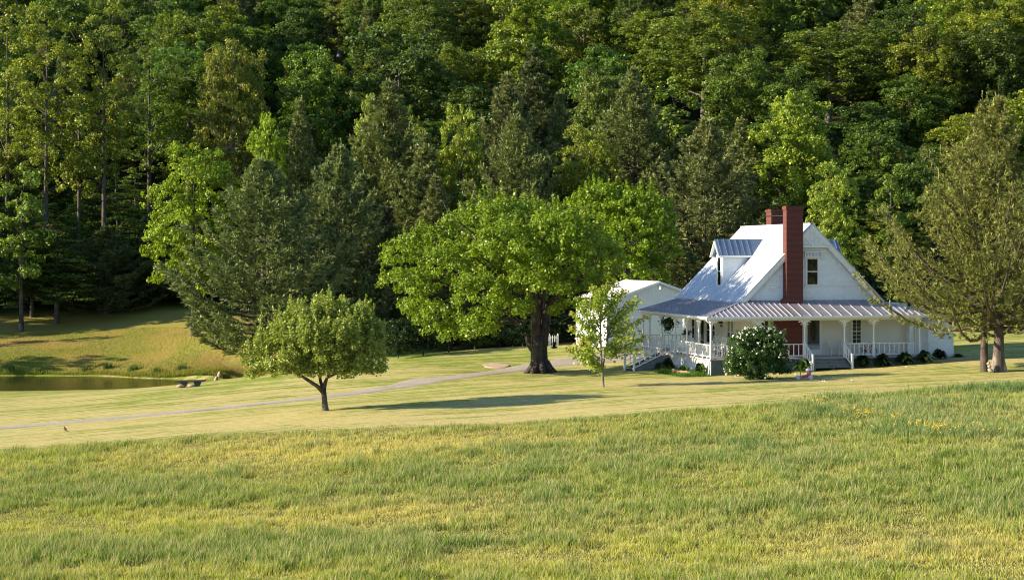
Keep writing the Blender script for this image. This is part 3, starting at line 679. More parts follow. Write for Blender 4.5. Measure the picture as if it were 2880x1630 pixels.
# unseen neighbours to the left that throw their shade on the bank, the pond edge and the lawn
rs = random.Random(77)
for i, (X, Y, H, W_, k) in enumerate([(-72,100,9,5,'slim_a'),(-78,112,9,7,'broad_a'),(-86,128,15,10,'broad_b'),(-92,150,18,12,'broad_a'),(-82,165,20,11,'broad_b'),(-70,176,20,10,'broad_c'),
                                      (-95,172,24,12,'broad_d'),(-76,158,17,8,'slim_b'),(-57,149.5,11,5,'slim_a'),(-64,150.5,13,6,'slim_a'),(-63,171,19,9,'broad_b'),(-68,166,17,9,'broad_c'),(-61,177,21,9,'broad_a'),(-110,190,24,12,'broad_a'),(-100,205,24,12,'broad_b')]):
    TREES.append((X, Y, 3)); place(k, 'broadleaf_tree', (X, Y, gz(X, Y) - .1), H, W_, i*1.3, G1, 'tree outside the left of the view by the pond', 'tree', 'trees left of the view')
# hillside wood
kinds = [('broad_a', 11, 15, 18), ('broad_b', 10, 16, 20), ('broad_c', 10, 13, 17), ('broad_d', 12, 17, 21), ('slim_a', 6, 11, 15), ('slim_b', 6.5, 12, 16), ('pine_b', 7.5, 14, 18), ('pine_d', 6.5, 13, 17), ('layered', 9, 11, 15)]
adj = {'broad_a': 'round crowned', 'broad_b': 'tall oval', 'broad_c': 'dense', 'broad_d': 'open crowned', 'slim_a': 'narrow', 'slim_b': 'narrow pointed', 'pine_b': 'tall', 'pine_d': 'slender', 'layered': 'layered'}
REF = [(742,600,'large pond pine'),(950,560,'second pond pine'),(845,330,'slender left pine'),(1092,330,'tall spire pine'),(1425,300,'pale spired centre pine'),(1455,450,'broad olive pine'),(1575,330,'thin brown tipped pine'),
       (1780,290,'ragged brown pine'),(1985,450,'bushy pine by the roof'),(555,520,'yellow green layered tree'),(745,380,'bright narrow tree'),(650,220,'olive gold tree'),(1290,380,'light pointed tree'),(1650,420,'rounded olive tree'),
       (2235,330,'large pale tree'),(2345,520,'pale tree by the chimney'),(2330,130,'wide old pale limbed tree'),(1980,80,'old many branched tree'),(2810,60,'bright corner tree'),(1120,150,'dark rounded tree'),(1480,40,'bright top edge tree'),
       (880,200,'clustered green tree'),(130,200,'forked tall tree'),(292,200,'straight trunked tall tree'),(420,250,'shaded tall tree'),(2700,330,'right roadside pines'),(1520,640,'huge maple'),(1760,560,'second maple'),(2285,620,'farmhouse gable'),(300,700,'shaded low left pine')]
USED = {}
def unique_label(what, px, py, group):
    ds = sorted(((px-a)**2 + (py-b)**2, a, b, nm) for a, b, nm in REF)
    for d2, a, b, nm in ds[:6]:
        dx, dy = px - a, py - b; near = 'just ' if d2 < 90**2 else ('well ' if d2 > 260**2 else '')
        if abs(dx) > 1.6*abs(dy): pos = 'left of' if dx < 0 else 'right of'
        elif abs(dy) > 1.6*abs(dx): pos = 'above' if dy < 0 else 'below'
        else: pos = ('upper' if dy < 0 else 'lower') + (' left of' if dx < 0 else ' right of')
        lab = f'{what} {near}{pos} the {nm}'
        if lab not in USED: USED[lab] = 1; return lab, None
    return lab, group
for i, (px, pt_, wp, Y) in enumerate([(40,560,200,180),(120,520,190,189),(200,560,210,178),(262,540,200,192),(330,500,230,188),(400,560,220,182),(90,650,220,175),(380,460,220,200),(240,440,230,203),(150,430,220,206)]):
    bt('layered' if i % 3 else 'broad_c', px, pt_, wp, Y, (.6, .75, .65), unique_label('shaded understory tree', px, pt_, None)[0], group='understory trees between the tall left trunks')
cnt = 0
Yr = 150.0
while Yr < 318:
    step = 7.4 + (Yr - 150)*.02
    X = -.36*Yr
    while X < .36*Yr:
        x_ = X + rs.uniform(-2.3, 2.3); y_ = Yr + rs.uniform(-2.3, 2.3); X += step
        if y_ < wood_edge(x_) + 5: continue
        if any((x_-a)**2 + (y_-b)**2 < (r + 2.2)**2 for a, b, r in TREES): continue
        # keep the sight line to the placed trees free: short trees only in front of them
        pxx = CX + x_/y_*F; left = pxx < 560; top = rs.random()
        wts = [5, 4, 4, 3, 2, 2, 2, 2, 1.2] if not (600 < pxx < 2000 and y_ < 200) else [1.5, 1, 2, .5, 2, 2, 4, 5, 1]
        if pxx > 2500: wts = [5, 4, 4, 3, 1, 1, 0, 0, 1]
        k, W_, h0, h1 = rs.choices(kinds, wts)[0]
        H = rs.uniform(h0, h1); 
        if y_ < 186: H *= .72
        if pxx > 2050 and y_ < 175: H *= .75
        if left: H *= 1.15
        z = gz(x_, y_) - .2
        pytop = HY - (z + H - CAMZ) * F / y_
        if pytop > 760: continue
        tn = rs.choice([(1.7, 1.6, .85), (1.5, 1.5, .9), (.5, .62, .6), G1, (1.15, 1.1, .85), (.8, .92, .9), (.95, 1.05, 1.1), (1.35, 1.25, .75), (.62, .75, .7), (1.3, 1.35, .9), (.7, .85, .6)])
        tn = tuple(c*rs.uniform(.88, 1.12) for c in tn)
        if 'pine' in k: tn = rs.choice([PB, PO, PD, PN])
        col = 'left' if pxx < 720 else 'centre left' if pxx < 1440 else 'centre right' if pxx < 2160 else 'right'
        row = 'low' if y_ < 190 else 'halfway up' if y_ < 230 else 'high'
        sp = 'pine' if 'pine' in k else 'broadleaf tree'
        tone = 'bright' if sum(tn) > 3.35 else ('dark' if sum(tn) < 2.5 else 'mid green')
        lab, _ = unique_label(f'{tone} {adj[k]} {sp}', pxx, pytop + 60, None)
        W_ *= 1.25 if (k.startswith('slim') or k == 'pine_d') else (1.3 if 'broad' in k else 1.1); H *= 1.06
        place(k, 'pine_tree' if 'pine' in k else 'broadleaf_tree', (x_, y_, z), H, W_*rs.uniform(.8, 1.1), rs.uniform(0, 6.28), tn, lab, 'tree', f'{sp}s of the hillside wood')
        TREES.append((x_, y_, 1.6)); cnt += 1
    Yr += step*.9
print('forest trees', cnt)
# thicket behind the lawn, tree shade put into its tint; wood-edge undergrowth
def shrub(px, py_base, wpx, hpx, Y, tint, label, name='shrub', group=None, key='understory'):
    X = px2x(px, Y); z = gz(X, Y) - .1; h = hpx/F*Y
    return place(key, name, (X, Y, z), h, wpx/F*Y, px*.7 % 6.28, tint, label, 'shrub', group)
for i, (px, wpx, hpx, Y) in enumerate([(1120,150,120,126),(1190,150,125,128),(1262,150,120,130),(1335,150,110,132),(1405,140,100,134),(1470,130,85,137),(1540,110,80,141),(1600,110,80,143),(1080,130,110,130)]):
    shrub(px, 0, wpx*1.15, hpx, Y, (.42, .5, .45), f"{['leftmost but one','third','fourth','fifth','sixth','seventh','eighth','rightmost','leftmost'][i]} shade-darkened shrub of the thicket behind the far edge of the lawn", group='thicket shrubs behind the lawn')
for i in range(34):
    px = -40 + i*48 + rs.uniform(-12, 12); X = px2x(px, 178)
    if 560 < px < 1700 and rs.random() < .5: Y = wood_edge(px2x(px, 160)) + rs.uniform(6, 16)
    else: Y = wood_edge(px2x(px, 176)) + rs.uniform(1, 7)
    shrub(px, 0, rs.uniform(120, 200), rs.uniform(60, 130), Y, rs.choice([DK, (.8, .9, .8), (.5, .6, .6)]), unique_label('shaded undergrowth bush', px, HY - (gz(px2x(px, Y), Y) + 2 - CAMZ)*F/Y, None)[0], group='undergrowth bushes at the wood edge')
for i in range(16):
    px = 1850 + i*66 + rs.uniform(-12, 12); Y = 146 + rs.uniform(0, 7)
    shrub(px, 0, rs.uniform(150, 220), rs.uniform(90, 150), Y, rs.choice([DK, (.6, .7, .6)]), unique_label('undergrowth bush at the wood edge', px, 700, None)[0], group='undergrowth bushes behind the farmhouse')

# ---------------------------------------------------------------- the large maple
def px_lobes(lst, px0, Y0, z0):
    """lobes given by picture column, row, half sizes (photo pixels) and depth offset (m)"""
    out = []
    for (px, py, rx, ry, dy, ryd) in lst:
        s = 1 / F * Y0
        out.append(((px - px0)*s, dy, pz(py, Y0) - z0, rx*s, ryd, ry*s))
    return out
mX = px2x(1520, 112); mz = gz(mX, 112) - .05
rng = np.random.default_rng(40)
ML_ = [(1130,715,62,62,0,2.4),(1120,790,55,40,-1,2),(1200,690,75,60,1,3),(1190,800,85,60,-2,2.8),(1240,880,85,50,-2.5,2.5),(1300,640,85,60,2,3.4),(1290,740,95,70,-3.2,3),
      (1350,900,80,42,-3,2.6),(1360,820,95,55,-4.5,2.6),(1400,620,80,65,1,3.5),(1430,700,95,75,-4,3),(1480,610,75,60,3,3.5),(1510,790,95,65,-5,2.6),(1440,860,75,40,-5,2.2),(1560,650,80,70,-1,3.5),
      (1590,740,85,70,-3.5,3.2),(1640,800,75,60,-1,3.2),(1600,860,65,35,-3.5,2),(1690,730,70,75,1,3.6),(1530,700,110,80,5,3.5),(1330,780,110,80,5,3.5),(1650,650,65,60,3,3.4),(1180,900,40,28,-1.5,1.6),(1450,770,130,80,1,5),(1420,680,75,55,-5,2.2),(1550,660,75,55,-4.6,2.4),(1620,700,65,55,-4,2.4),(1480,720,80,50,-6,2.0),(1255,925,55,30,-3,1.6),(1340,925,55,26,-3,1.6),(1165,860,45,35,-2,1.8)]
ML = [(a, b, c, d_, e_ - (2.2 if a > 1330 else .3), f_*1.35) for (a, b, c, d_, e_, f_) in ML_]
maple = empty('maple_tree', (mX, 112, mz)); tag(maple, 'huge spreading bright green maple with thick dark trunk beside the driveway', 'tree')
cm, C = crown_mesh('maple_crown', [(a, b, c, d_*.93, e_*.93, f_*.93) for (a, b, c, d_, e_, f_) in px_lobes(ML, 1520, 112, mz)], rng, 46, .15, .44, False, 260, .95, 1.3, .85, .5)
link('crown', cm, M['maple'], maple)
sub = C[rng.choice(len(C), 150, replace=False)]
mb = MB(); s = 112/F
def P_(px, py, dy=0): return Vector(((px-1520)*s, dy, pz(py, 112) - mz))
mb.tube([P_(1518,1075), P_(1518,1049), P_(1517,1030), P_(1517,1005), P_(1516,970), P_(1515,945)], [1.05,.88,.66,.58,.56,.5], 14)
for i in range(9):   # root flares
    a = i*.7; d = Vector((math.cos(a), math.sin(a), 0)); mb.tube([d*.38 + Vector((0,0,.8)), d*.7 + Vector((0,0,.3)), d*1.25 + Vector((0,0,-.1))], [.26,.24,.1], 7)
mb.tube([P_(1510,975), P_(1507,925,-.1), P_(1505,870,-.3), P_(1496,800,-.5), P_(1462,720), P_(1420,640)], [.36,.33,.31,.28,.22,.1], 10)
mb.tube([P_(1524,975), P_(1534,915,.2), P_(1541,870,.4), P_(1560,800,.6), P_(1600,720,1), P_(1640,650,1)], [.38,.33,.31,.27,.2,.08], 10)
mb.tube([P_(1512,960,.3), P_(1518,900,.8), P_(1520,820,1.5), P_(1515,720,2), P_(1500,610,2)], [.5,.42,.36,.28,.08], 9)
mb.tube([P_(1506,990), P_(1488,967), P_(1481,942)], [.3,.2,.17], 9)             # broken stub low on the left
mb.tube([P_(1497,880), P_(1440,840,-1), P_(1350,800,-2), P_(1250,770,-2)], [.3,.24,.16,.06], 7)
mb.tube([P_(1495,830), P_(1430,770,1), P_(1330,720,3), P_(1220,680,2)], [.28,.22,.14,.05], 7)
mb.tube([P_(1550,850), P_(1600,810,-1), P_(1660,770,-1)], [.26,.2,.08], 7)
mb.tube([P_(1335,640), P_(1285,622,.5), P_(1262,600,.5), P_(1245,565,.5), P_(1238,560,.5)], [.1,.07,.05,.03,.015], 5)  # dead branch above the crown
for c in sub:
    c = Vector(c); base = Vector((c.x*.45, c.y*.45, max(3.6, c.z*.72))); mb.tube([base, base.lerp(c, .6) + Vector((0,0,.15)), c], [.07,.045,.012], 4, cap=False)
mb.build('trunk', M['bark_dark'], maple)
rp = MB().tube([(px2x(1494,110.8), 110.8, pz(895,110.8)), (px2x(1493.5,110.8), 110.8, pz(980,110.8)), (px2x(1492.5,110.6), 110.6, pz(1058,110.6))], .022, 5)
ro = rp.build('rope_swing', M['rope']); tag(ro, 'thin old rope hanging beside the left of the big maple trunk', 'rope')
MB().tube([(px2x(1492.5,110.6), 110.6, pz(1056,110.6)), (px2x(1493,110.5), 110.5, pz(1066,110.5)), (px2x(1496,110.3), 110.3, pz(1073,110.3))], [.05,.045,.03], 6).build('knotted_end', M['ropelight'], ro)
# second maple behind
m2X = px2x(1760, 140); m2z = gz(m2X, 140); rng = np.random.default_rng(41)
maple2 = empty('maple_tree', (m2X, 140, m2z)); tag(maple2, 'bright green maple rising behind the right side of the huge maple', 'tree')
ML2 = [(1640,600,60,60,0,2.6),(1700,570,70,55,0,3),(1780,580,75,55,-1,3),(1850,610,55,60,0,2.8),(1680,680,80,70,-1.5,3),(1770,680,85,75,-2.5,3),(1850,700,65,70,0,3),(1760,770,85,60,-1,3),(1840,770,60,45,1,2.5),(1760,640,90,80,3,3.4)]
cm, C = crown_mesh('maple_crown_b', px_lobes(ML2, 1760, 140, m2z), rng, 40, .17, .46, False, 160, 1.0, 1.3, .8, .5)
link('crown', cm, M['maple'], maple2).color = (1.12, 1.1, .95, 1)
link('trunk', limb_mesh('m2t', 13, .36, [tuple(c) for c in C[rng.choice(len(C), 60, replace=False)]], rng), M['bark_dark'], maple2)

# ---------------------------------------------------------------- apple tree
aX = px2x(914, 86); az_ = gz(aX, 86); rng = np.random.default_rng(50); s = 86/F
apple = empty('apple_tree', (aX, 86, az_)); tag(apple, 'small domed apple tree standing alone on the lawn in front', 'tree')
AL = [(730,1020,50,38,0,1.0),(760,985,52,42,.4,1.2),(800,1000,60,55,-1,1.2),(810,935,52,45,.3,1.3),(870,905,60,45,.2,1.5),(880,980,75,60,-1.6,1.2),(940,900,60,45,.4,1.5),(960,970,75,65,-1.6,1.2),(1010,930,55,55,.3,1.4),
      (1050,980,45,55,.3,1.3),(1045,1035,40,28,-.5,1.0),(980,1030,60,25,-1.2,1.0),(830,1035,55,25,-1,1.0),(900,960,100,70,1.8,1.3),(910,1000,90,50,0,2.2),(705,1050,22,14,-.2,.5),(1000,980,60,60,1.6,1.2),(1070,1045,22,14,.2,.5),(860,1042,45,20,-.9,.9),(955,1046,55,18,-1,.9),(745,1048,40,20,-.3,.7)]
cm, C = crown_mesh('apple_crown', px_lobes(AL, 914, 86, az_), rng, 115, .095, .30, False, 620, 1.0, 1.6, .75, .5)
link('crown', cm, M['apple'], apple)
def Pa(px, py, dy=0): return Vector(((px-914)*s, dy, pz(py, 86) - az_))
mb = MB()
mb.tube([Pa(916,1162), Pa(915,1153), Pa(914,1140), Pa(912,1115), Pa(909,1095)], [.25,.2,.155,.14,.15], 10)
mb.tube([Pa(909,1102), Pa(893,1085,-.1), Pa(868,1068,-.2), Pa(835,1045,-.3), Pa(790,1020,-.3)], [.13,.105,.09,.06,.02], 8)
mb.tube([Pa(910,1098), Pa(914,1075,.1), Pa(925,1050,.1), Pa(955,1010,.2), Pa(990,970,.2)], [.14,.11,.09,.06,.02], 8)
mb.tube([Pa(909,1098,0), Pa(899,1070,.3), Pa(890,1020,.4), Pa(880,940,.4)], [.11,.085,.06,.02], 8)
mb.tube([Pa(918,1062), Pa(950,1048,-.3), Pa(1000,1040,-.4), Pa(1050,1042,-.3)], [.08,.055,.035,.012], 6)
mb.tube([Pa(926,1050,.1), Pa(930,980,.6), Pa(935,900,.5)], [.08,.05,.015], 6)
for c in C[rng.choice(len(C), 170, replace=False)]:
    c = Vector(c); b0 = Vector((c.x*.5, c.y*.4, max(2.0, c.z*.62))); mb.tube([b0, b0.lerp(c, .6), c], [.03,.018,.006], 4, cap=False)
mb.build('trunk', M['bark'], apple)

# ---------------------------------------------------------------- slim young tree
yX = px2x(1697, 94); yz = gz(yX, 94); rng = np.random.default_rng(60); s = 94/F; rr = random.Random(6)
young = empty('young_tree', (yX, 94, yz)); tag(young, 'slender young tree with upswept reddish tipped branches in front of the garage', 'tree')
def Py(px, py, dy=0): return Vector(((px-1697)*s, dy, pz(py, 94) - yz))
mb = MB(); mb.tube([Py(1697,1096), Py(1697,1086), Py(1694,1040), Py(1691,1000), Py(1689,930), Py(1690,870), Py(1693,820)], [.11,.075,.065,.06,.05,.035,.015], 8)
mb.tube([Py(1694,1042), Py(1700,1010,.1), Py(1708,960,.2), Py(1722,900,.2), Py(1740,850,.2)], [.05,.045,.04,.03,.012], 6)
BR = [((1690,930),(1662,880),(1648,835)),((1690,900),(1668,850),(1664,800),),((1690,880),(1698,830),(1711,792)),((1690,890),(1720,860),(1758,815)),((1700,940),(1745,900),(1800,838)),((1700,930),(1750,880),(1790,832)),
      ((1692,960),(1745,930),(1822,888)),((1692,980),(1740,955),(1800,930)),((1695,1000),(1750,975),(1812,945)),((1694,1010),(1740,985),(1800,975)),((1690,970),(1655,920),(1600,875)),((1690,990),(1650,950),(1603,922)),
      ((1690,1010),(1655,985),(1620,960)),((1692,1030),(1665,1010),(1612,965)),((1692,1040),(1665,1020),(1630,985)),((1690,940),(1650,900),(1632,850)),((1690,920),(1680,860),(1676,810)),((1690,950),(1660,930),(1635,905)),
      ((1705,960),(1715,880),(1728,812)),((1705,990),(1735,960),(1770,900)),((1705,950),(1735,920),(1765,860)),((1692,1045),(1680,1030),(1660,1000)),((1690,905),(1705,870),(1722,800)),((1690,960),(1668,940),(1650,950)),((1695,985),(1715,975),(1735,985))]
LP = []; LV = []
for bi, br in enumerate(BR):
    for rep in range(3 if bi < 22 else 2):
        dy = rr.uniform(-1.2, 1.2); j = rr.uniform(-1, 1)*(12 if rep else 0); a, b, c = Py(*br[0]), Py(br[1][0]+j, br[1][1]+abs(j)*.6, dy*.5), Py(br[2][0]+j*1.7, br[2][1]+abs(j)*1.6, dy)
        pts = [a*(1-t)**2 + b*2*t*(1-t) + c*t*t for t in [q/7 for q in range(8)]]
        mb.tube(pts, [.028*(1-q/8.5) for q in range(8)], 4, cap=False)
        for q in range(62):
            t = rr.uniform(.22, 1); p = a*(1-t)**2 + b*2*t*(1-t) + c*t*t; g = .19*(1.15 - t*.75)
            LP.append(p + Vector((rr.gauss(0, g), rr.gauss(0, g), rr.gauss(0, g*.9)))); LV.append(.97 if (t > .93 and rr.random() < .55) else rr.uniform(.25, .84))
LP = np.array(LP); LV = np.array(LV)
link('crown', quads_mesh('young_crown', leaf_quads(LP, rng.normal(size=LP.shape) + [0, 0, .3], .14, rng, 1.3), LV), M['young'], young)
mb.build('trunk', M['bark_pale'], young)

# ---------------------------------------------------------------- the two pines on the right
rng = np.random.default_rng(70)
cm, tm = pine_meshes('right_pine', rng, H=16.6, Rm=6.6, z0=2.7, tr=.30, peak=.32, whorl=.5, tuft=.26, candles=.7, dens=1.8, topslim=1.3, open_=.18, k=9, wd=.036, droop=.12, lens=(.5,.75,.92,1.05))
X = px2x(2808, 98); p1 = empty('pine_tree', (X, 98, gz(X, 98))); tag(p1, 'big lichened double based pine trunk right of the stacked stones, wide crown over the lawn', 'tree')
link('crown', cm, M['pine'], p1).color = (1.35, 1.28, .72, 1)
mbp = MB(); mbp.tube([(-.15,0,-.4),(-.2,0,0),(-.12,0,.6),(0,0,1.4)], [.36,.30,.26,.25], 9); mbp.tube([(.32,.05,-.4),(.3,0,0),(.2,0,.6),(0,0,1.5)], [.32,.25,.21,.2], 9)
t1 = link('trunk', tm, M['bark_pine'], p1); bs = mbp.build('trunk_base', M['bark_pale'], t1)
rng = np.random.default_rng(71)
cm, tm = pine_meshes('right_pine_b', rng, H=16.2, Rm=7.7, z0=2.3, tr=.20, peak=.28, whorl=.5, tuft=.26, candles=.7, dens=1.9, topslim=1.3, open_=.18, k=9, wd=.036, droop=.2, lens=(.5,.75,.92,1.05))
X = px2x(2770, 98.6); p2 = empty('pine_tree', (X, 98.6, gz(X, 98.6)), 2.0); tag(p2, 'reddish slim trunked pine left of the stacked stones near the house corner', 'tree')
link('crown', cm, M['pine'], p2).color = (1.35, 1.3, .75, 1); link('trunk', tm, M['bark_pine'], p2)
rr = random.Random(9)
for q, (px, dz, r) in enumerate([(2786, .12, .16), (2783, .36, .12), (2780, .55, .1)]):
    X = px2x(px, 97.6); st = MB().blob((0,0,0), (r*1.3, r, r*.8), 9, 7, rr, .12).build('stacked_stone', M['stone']); st.location = (X, 97.6, gz(X, 97.6) + dz); st.rotation_euler = (.2*q, .5, q)
    tag(st, ['lowest orange brown stone piled between the two pine trunks', 'middle brown stone piled between the two pine trunks', 'topmost small stone piled between the two pine trunks'][q], 'stone', 'stones stacked between the pine trunks')
# ---------------------------------------------------------------- farmhouse  (local frame: u right along the front, v back, w up = world height)
HYAW = math.atan2(.2403, .9707)
house = empty('farmhouse', (12.42, 102, 0), HYAW)
tag(house, 'white farmhouse with tin roofs, wraparound porch and red brick chimney', 'house')
def to_world(u, v, z=0): return Vector((12.42 + .9707*u - .2403*v, 102 + .2403*u + .9707*v, z))
def gh(u, v): p = to_world(u, v); return gz(p.x, p.y)
FL, BEAM, EAVE, WALLTOP = .68, 3.04, 3.30, 4.28
U0, U1, U2, V0, V1 = 3.2, 12.35, 14.66, 2.4, 14.0       # main walls, right corner of the ground floor, front and back walls
RID, RZ = 7.77, 9.22                                    # ridge
def courses(mb, org, du, nr, z0, z1, fl, fr, step=.13, lip=.03):
    """clapboard courses on a wall plane through org; fl/fr give left and right ends along du at a height"""
    org = Vector(org); du = Vector(du); nr = Vector(nr); z = z0
    while z < z1 - .02:
        zt = min(z + step, z1); a0, b0, a1, b1 = fl(z), fr(z), fl(zt), fr(zt)
        if b0 - a0 > .05:
            if b1 < a1: a1 = b1 = (a1 + b1)/2
            P = lambda s_, h, o: org + du*s_ + Vector((0, 0, h)) + nr*o
            mb.add([P(a0,z,lip+.004), P(b0,z,lip+.004), P(b1,zt,.004), P(a1,zt,.004), P(a0,z,.001), P(b0,z,.001)], [(0,1,2,3), (4,5,1,0)])
        z = zt
# ground-floor body and gable body
mb = MB(); mb.box(U0, U2, V0, V1-.05, -.6, 4.0)
wall_l = mb.build('wall', M['porchwall'], house)
mb = MB(); courses(mb, (0, V0, 0), (1,0,0), (0,-1,0), FL, BEAM+.1, lambda z: U0, lambda z: U2, .15)
courses(mb, (U0, 0, 0), (0,1,0), (-1,0,0), FL, BEAM+.1, lambda z: V0, lambda z: V1, .15)
courses(mb, (U2, 0, 0), (0,1,0), (1,0,0), FL, BEAM+.1, lambda z: V0, lambda z: V1, .15)
for (u, v) in ((U0, V0), (U2, V0)): mb.box(u-.03, u+.10, v-.035, v+.09, FL, BEAM+.1)
mb.box(9.2, 9.3, V0-.03, V0, FL, BEAM); mb.box(U0-.03, U0, 3.05, 3.15, FL, BEAM)
mb.build('clapboard', M['porchwall'], wall_l)
mb = MB(); gl = lambda z: RID - (RZ - .12 - z); gr = lambda z: RID + (RZ - .12 - z)
mb.prism([(gl(3.9), V0, 3.9), (gr(3.9), V0, 3.9), (RID, V0, RZ-.12)], (0, V1-V0, 0))
gable = mb.build('gable_wall', M['siding'], house)
mb = MB(); courses(mb, (0, V0, 0), (1,0,0), (0,-1,0), 4.2, 5.08, gl, gr, .15, .034)
mb.build('clapboard', M['siding'], gable)
mb = MB(); mb.box(gl(5.1)+.25, gr(5.1)-.25, V0-.05, V0-.003, 5.07, 5.14)
# fish-scale shingles
z = 5.16; row = 0
while z < 8.2:
    a, b = gl(z+.18) + .38, gr(z+.18) - .38; x = a + (.085 if row % 2 else 0)
    while x < b - .1:
        pts = [(x+.085+.085*math.cos(t), V0-.028, z+.06+.085*math.sin(t)) for t in [math.pi*(1 + q/6) for q in range(7)]]
        pts = [(x, V0-.012, z+.20)] + pts + [(x+.17, V0-.012, z+.20)]
        pts2 = [(p[0]*.98 + (x+.085)*.02, p[1], p[2]) for p in pts]
        mb.prism([(q[0], q[1]-.02, q[2]) for q in pts2], (0, .03, 0)); x += .172
    z += .135; row += 1
mb.build('scallop_shingles', M['siding'], gable)
# apex ornament panel
mb = MB(); pz0 = 7.78
mb.prism([(gl(pz0)+.1, 2.12, pz0), (gr(pz0)-.1, 2.12, pz0), (RID, 2.12, RZ-.25)], (0, .06, 0))
mb.box(gl(pz0)+.1, gr(pz0)-.1, 2.02, 2.20, pz0-.12, pz0)
mb.bar((RID, 2.08, pz0), (RID, 2.08, RZ-.35), .09, .09, (0,1,0))
for s_ in (-1, 1): mb.bar((RID, 2.08, pz0+.05), (RID+s_*.62, 2.08, pz0+.62), .08, .08, (0,1,0)); mb.bar((RID+s_*.95, 2.08, pz0+.03), (RID+s_*.05, 2.08, RZ-.42), .06, .06, (0,1,0))
mb.build('gable_ornament', M['trim'], gable)
# main roof: two slabs with ribs
def slope_slab(mb, a, b, c, d, t): mb.prism([a, b, c, d], (0, 0, -t))
VF, VB = 2.0, 14.35
mb = MB(); eL, eR = 2.72, 12.82; zE = RZ - (RID - eL)
slope_slab(mb, (eL, VF, zE), (RID, VF, RZ), (RID, VB, RZ), (eL, VB, zE), .10)
slope_slab(mb, (RID, VF, RZ), (eR, VF, zE), (eR, VB, zE), (RID, VB, RZ), .10)
main_roof = mb.build('main_roof', M['roof'], house)
mb = MB(); v = VF + .25
while v < VB:
    mb.bar((eL, v, zE+.006), (RID-.03, v, RZ-.024), .025, .018); mb.bar((RID+.03, v, RZ-.024), (eR, v, zE+.006), .025, .018); v += .6
mb.bar((RID, VF-.01, RZ+.01), (RID, VB+.01, RZ+.01), .16, .05); mb.build('roof_rib', M['roof'], main_roof)
mb = MB()   # rake boards, boxed returns and soffit edge
for s_, e in ((-1, eL), (1, eR)):
    for vv in (VF+.02, VB-.06):
        rk = MB(); rk.prism([(e, vv, zE-.11), (RID, vv, RZ-.11), (RID, vv, RZ-.36), (e, vv, zE-.36)], (0, .045, 0))
        rk.prism([(e - s_*.30, vv+.05, zE-.02), (RID, vv+.05, RZ-.33), (RID, vv+.05, RZ-.52), (e - s_*.30, vv+.05, zE-.22)], (0, .04, 0)); rk.build('rake_board', M['trim'], house)
mb.box(eL-.02, eL+1.15, VF-.02, V0, zE-.36, zE-.12); mb.build('boxed_return', M['trim'], house); mb = MB(); mb.box(eR-1.15, eR+.02, VF-.02, V0, zE-.36, zE-.12)
pass
mb.build('boxed_return', M['trim'], house)
mb = MB(); mb.box(eL-.10, eL+.02, VF, VB, zE-.17, zE-.04); mb.build('gutter', M['trim'], house)
# dormers
def dormer(sg, name):
    m_ = lambda u: RID + sg*(u - RID); vd, hw = 8.0, .55; uf = 3.65; ez, rz_ = 7.2, 8.25
    d = MB(); d.prism([(m_(uf), vd-hw, 4.95), (m_(uf), vd+hw, 4.95), (m_(uf), vd+hw, ez+.05), (m_(uf), vd, rz_-.12), (m_(uf), vd-hw, ez+.05)], (m_(6.8)-m_(uf), 0, 0))
    o = d.build(name, M['siding'], house)
    d = MB(); courses(d, (0, vd-hw, 0), (sg*-1*-1,0,0) if sg > 0 else (1,0,0), (0,-1,0), 4.98, 7.2, (lambda z: max(uf, 0)) if sg > 0 else (lambda z: 2*RID-(z-1.3)), (lambda z: min(z-1.35, 6.3)) if sg > 0 else (lambda z: 2*RID-uf), .12, .03)
    d.box(m_(uf-.02), m_(uf+.09), vd-hw-.03, vd-hw+.02, 4.95, 7.2); d.box(m_(uf-.02), m_(uf+.05), vd+hw-.05, vd+hw+.03, 4.95, 7.2)
    d.build('clapboard', M['siding'], o)
    d = MB(); up, dn = 3.3, 0
    for s_ in (-1, 1):
        d.prism([(m_(3.3), vd, rz_), (m_(3.3), vd+s_*.82, ez-.05), (m_(5.7), vd+s_*.82, ez-.05), (m_(6.95), vd, rz_)], (0, 0, -.06))
        for q in range(6):
            uu = 3.5 + q*.42; e1 = min(uu, 5.7); d.bar((m_(uu), vd+s_*.02, rz_+.01), (m_(e1), vd+s_*.82, ez-.035), .025, .03)
    d.build('dormer_roof', M['dormer_roof'], o)
    d = MB()
    for s_ in (-1, 1): d.bar((m_(3.32), vd, rz_-.14), (m_(3.32), vd+s_*.80, ez-.16), .05, .16, (1,0,0)); d.box(m_(3.35), m_(5.75), vd+s_*.84-.03, vd+s_*.84+.03, ez-.19, ez-.06)
    d.build('fascia', M['trim'], o)
    wn = MB(); wn.box(m_(uf-.04), m_(uf-.001), vd-.36, vd-.28, 5.15, 7.0); wn.box(m_(uf-.04), m_(uf-.001), vd+.28, vd+.36, 5.15, 7.0); wn.box(m_(uf-.05), m_(uf-.001), vd-.38, vd+.38, 7.0, 7.12); wn.box(m_(uf-.05), m_(uf-.001), vd-.38, vd+.38, 5.05, 5.15)
    wn.box(m_(uf-.03), m_(uf-.001), vd-.28, vd+.28, 6.05, 6.11); fr = wn.build('dormer_window', M['trim'], o)
    MB().box(m_(uf-.02), m_(uf-.002), vd-.28, vd+.28, 5.15, 7.0).build('pane', M['glass'], fr)
dormer(1, 'dormer'); dormer(-1, 'dormer')
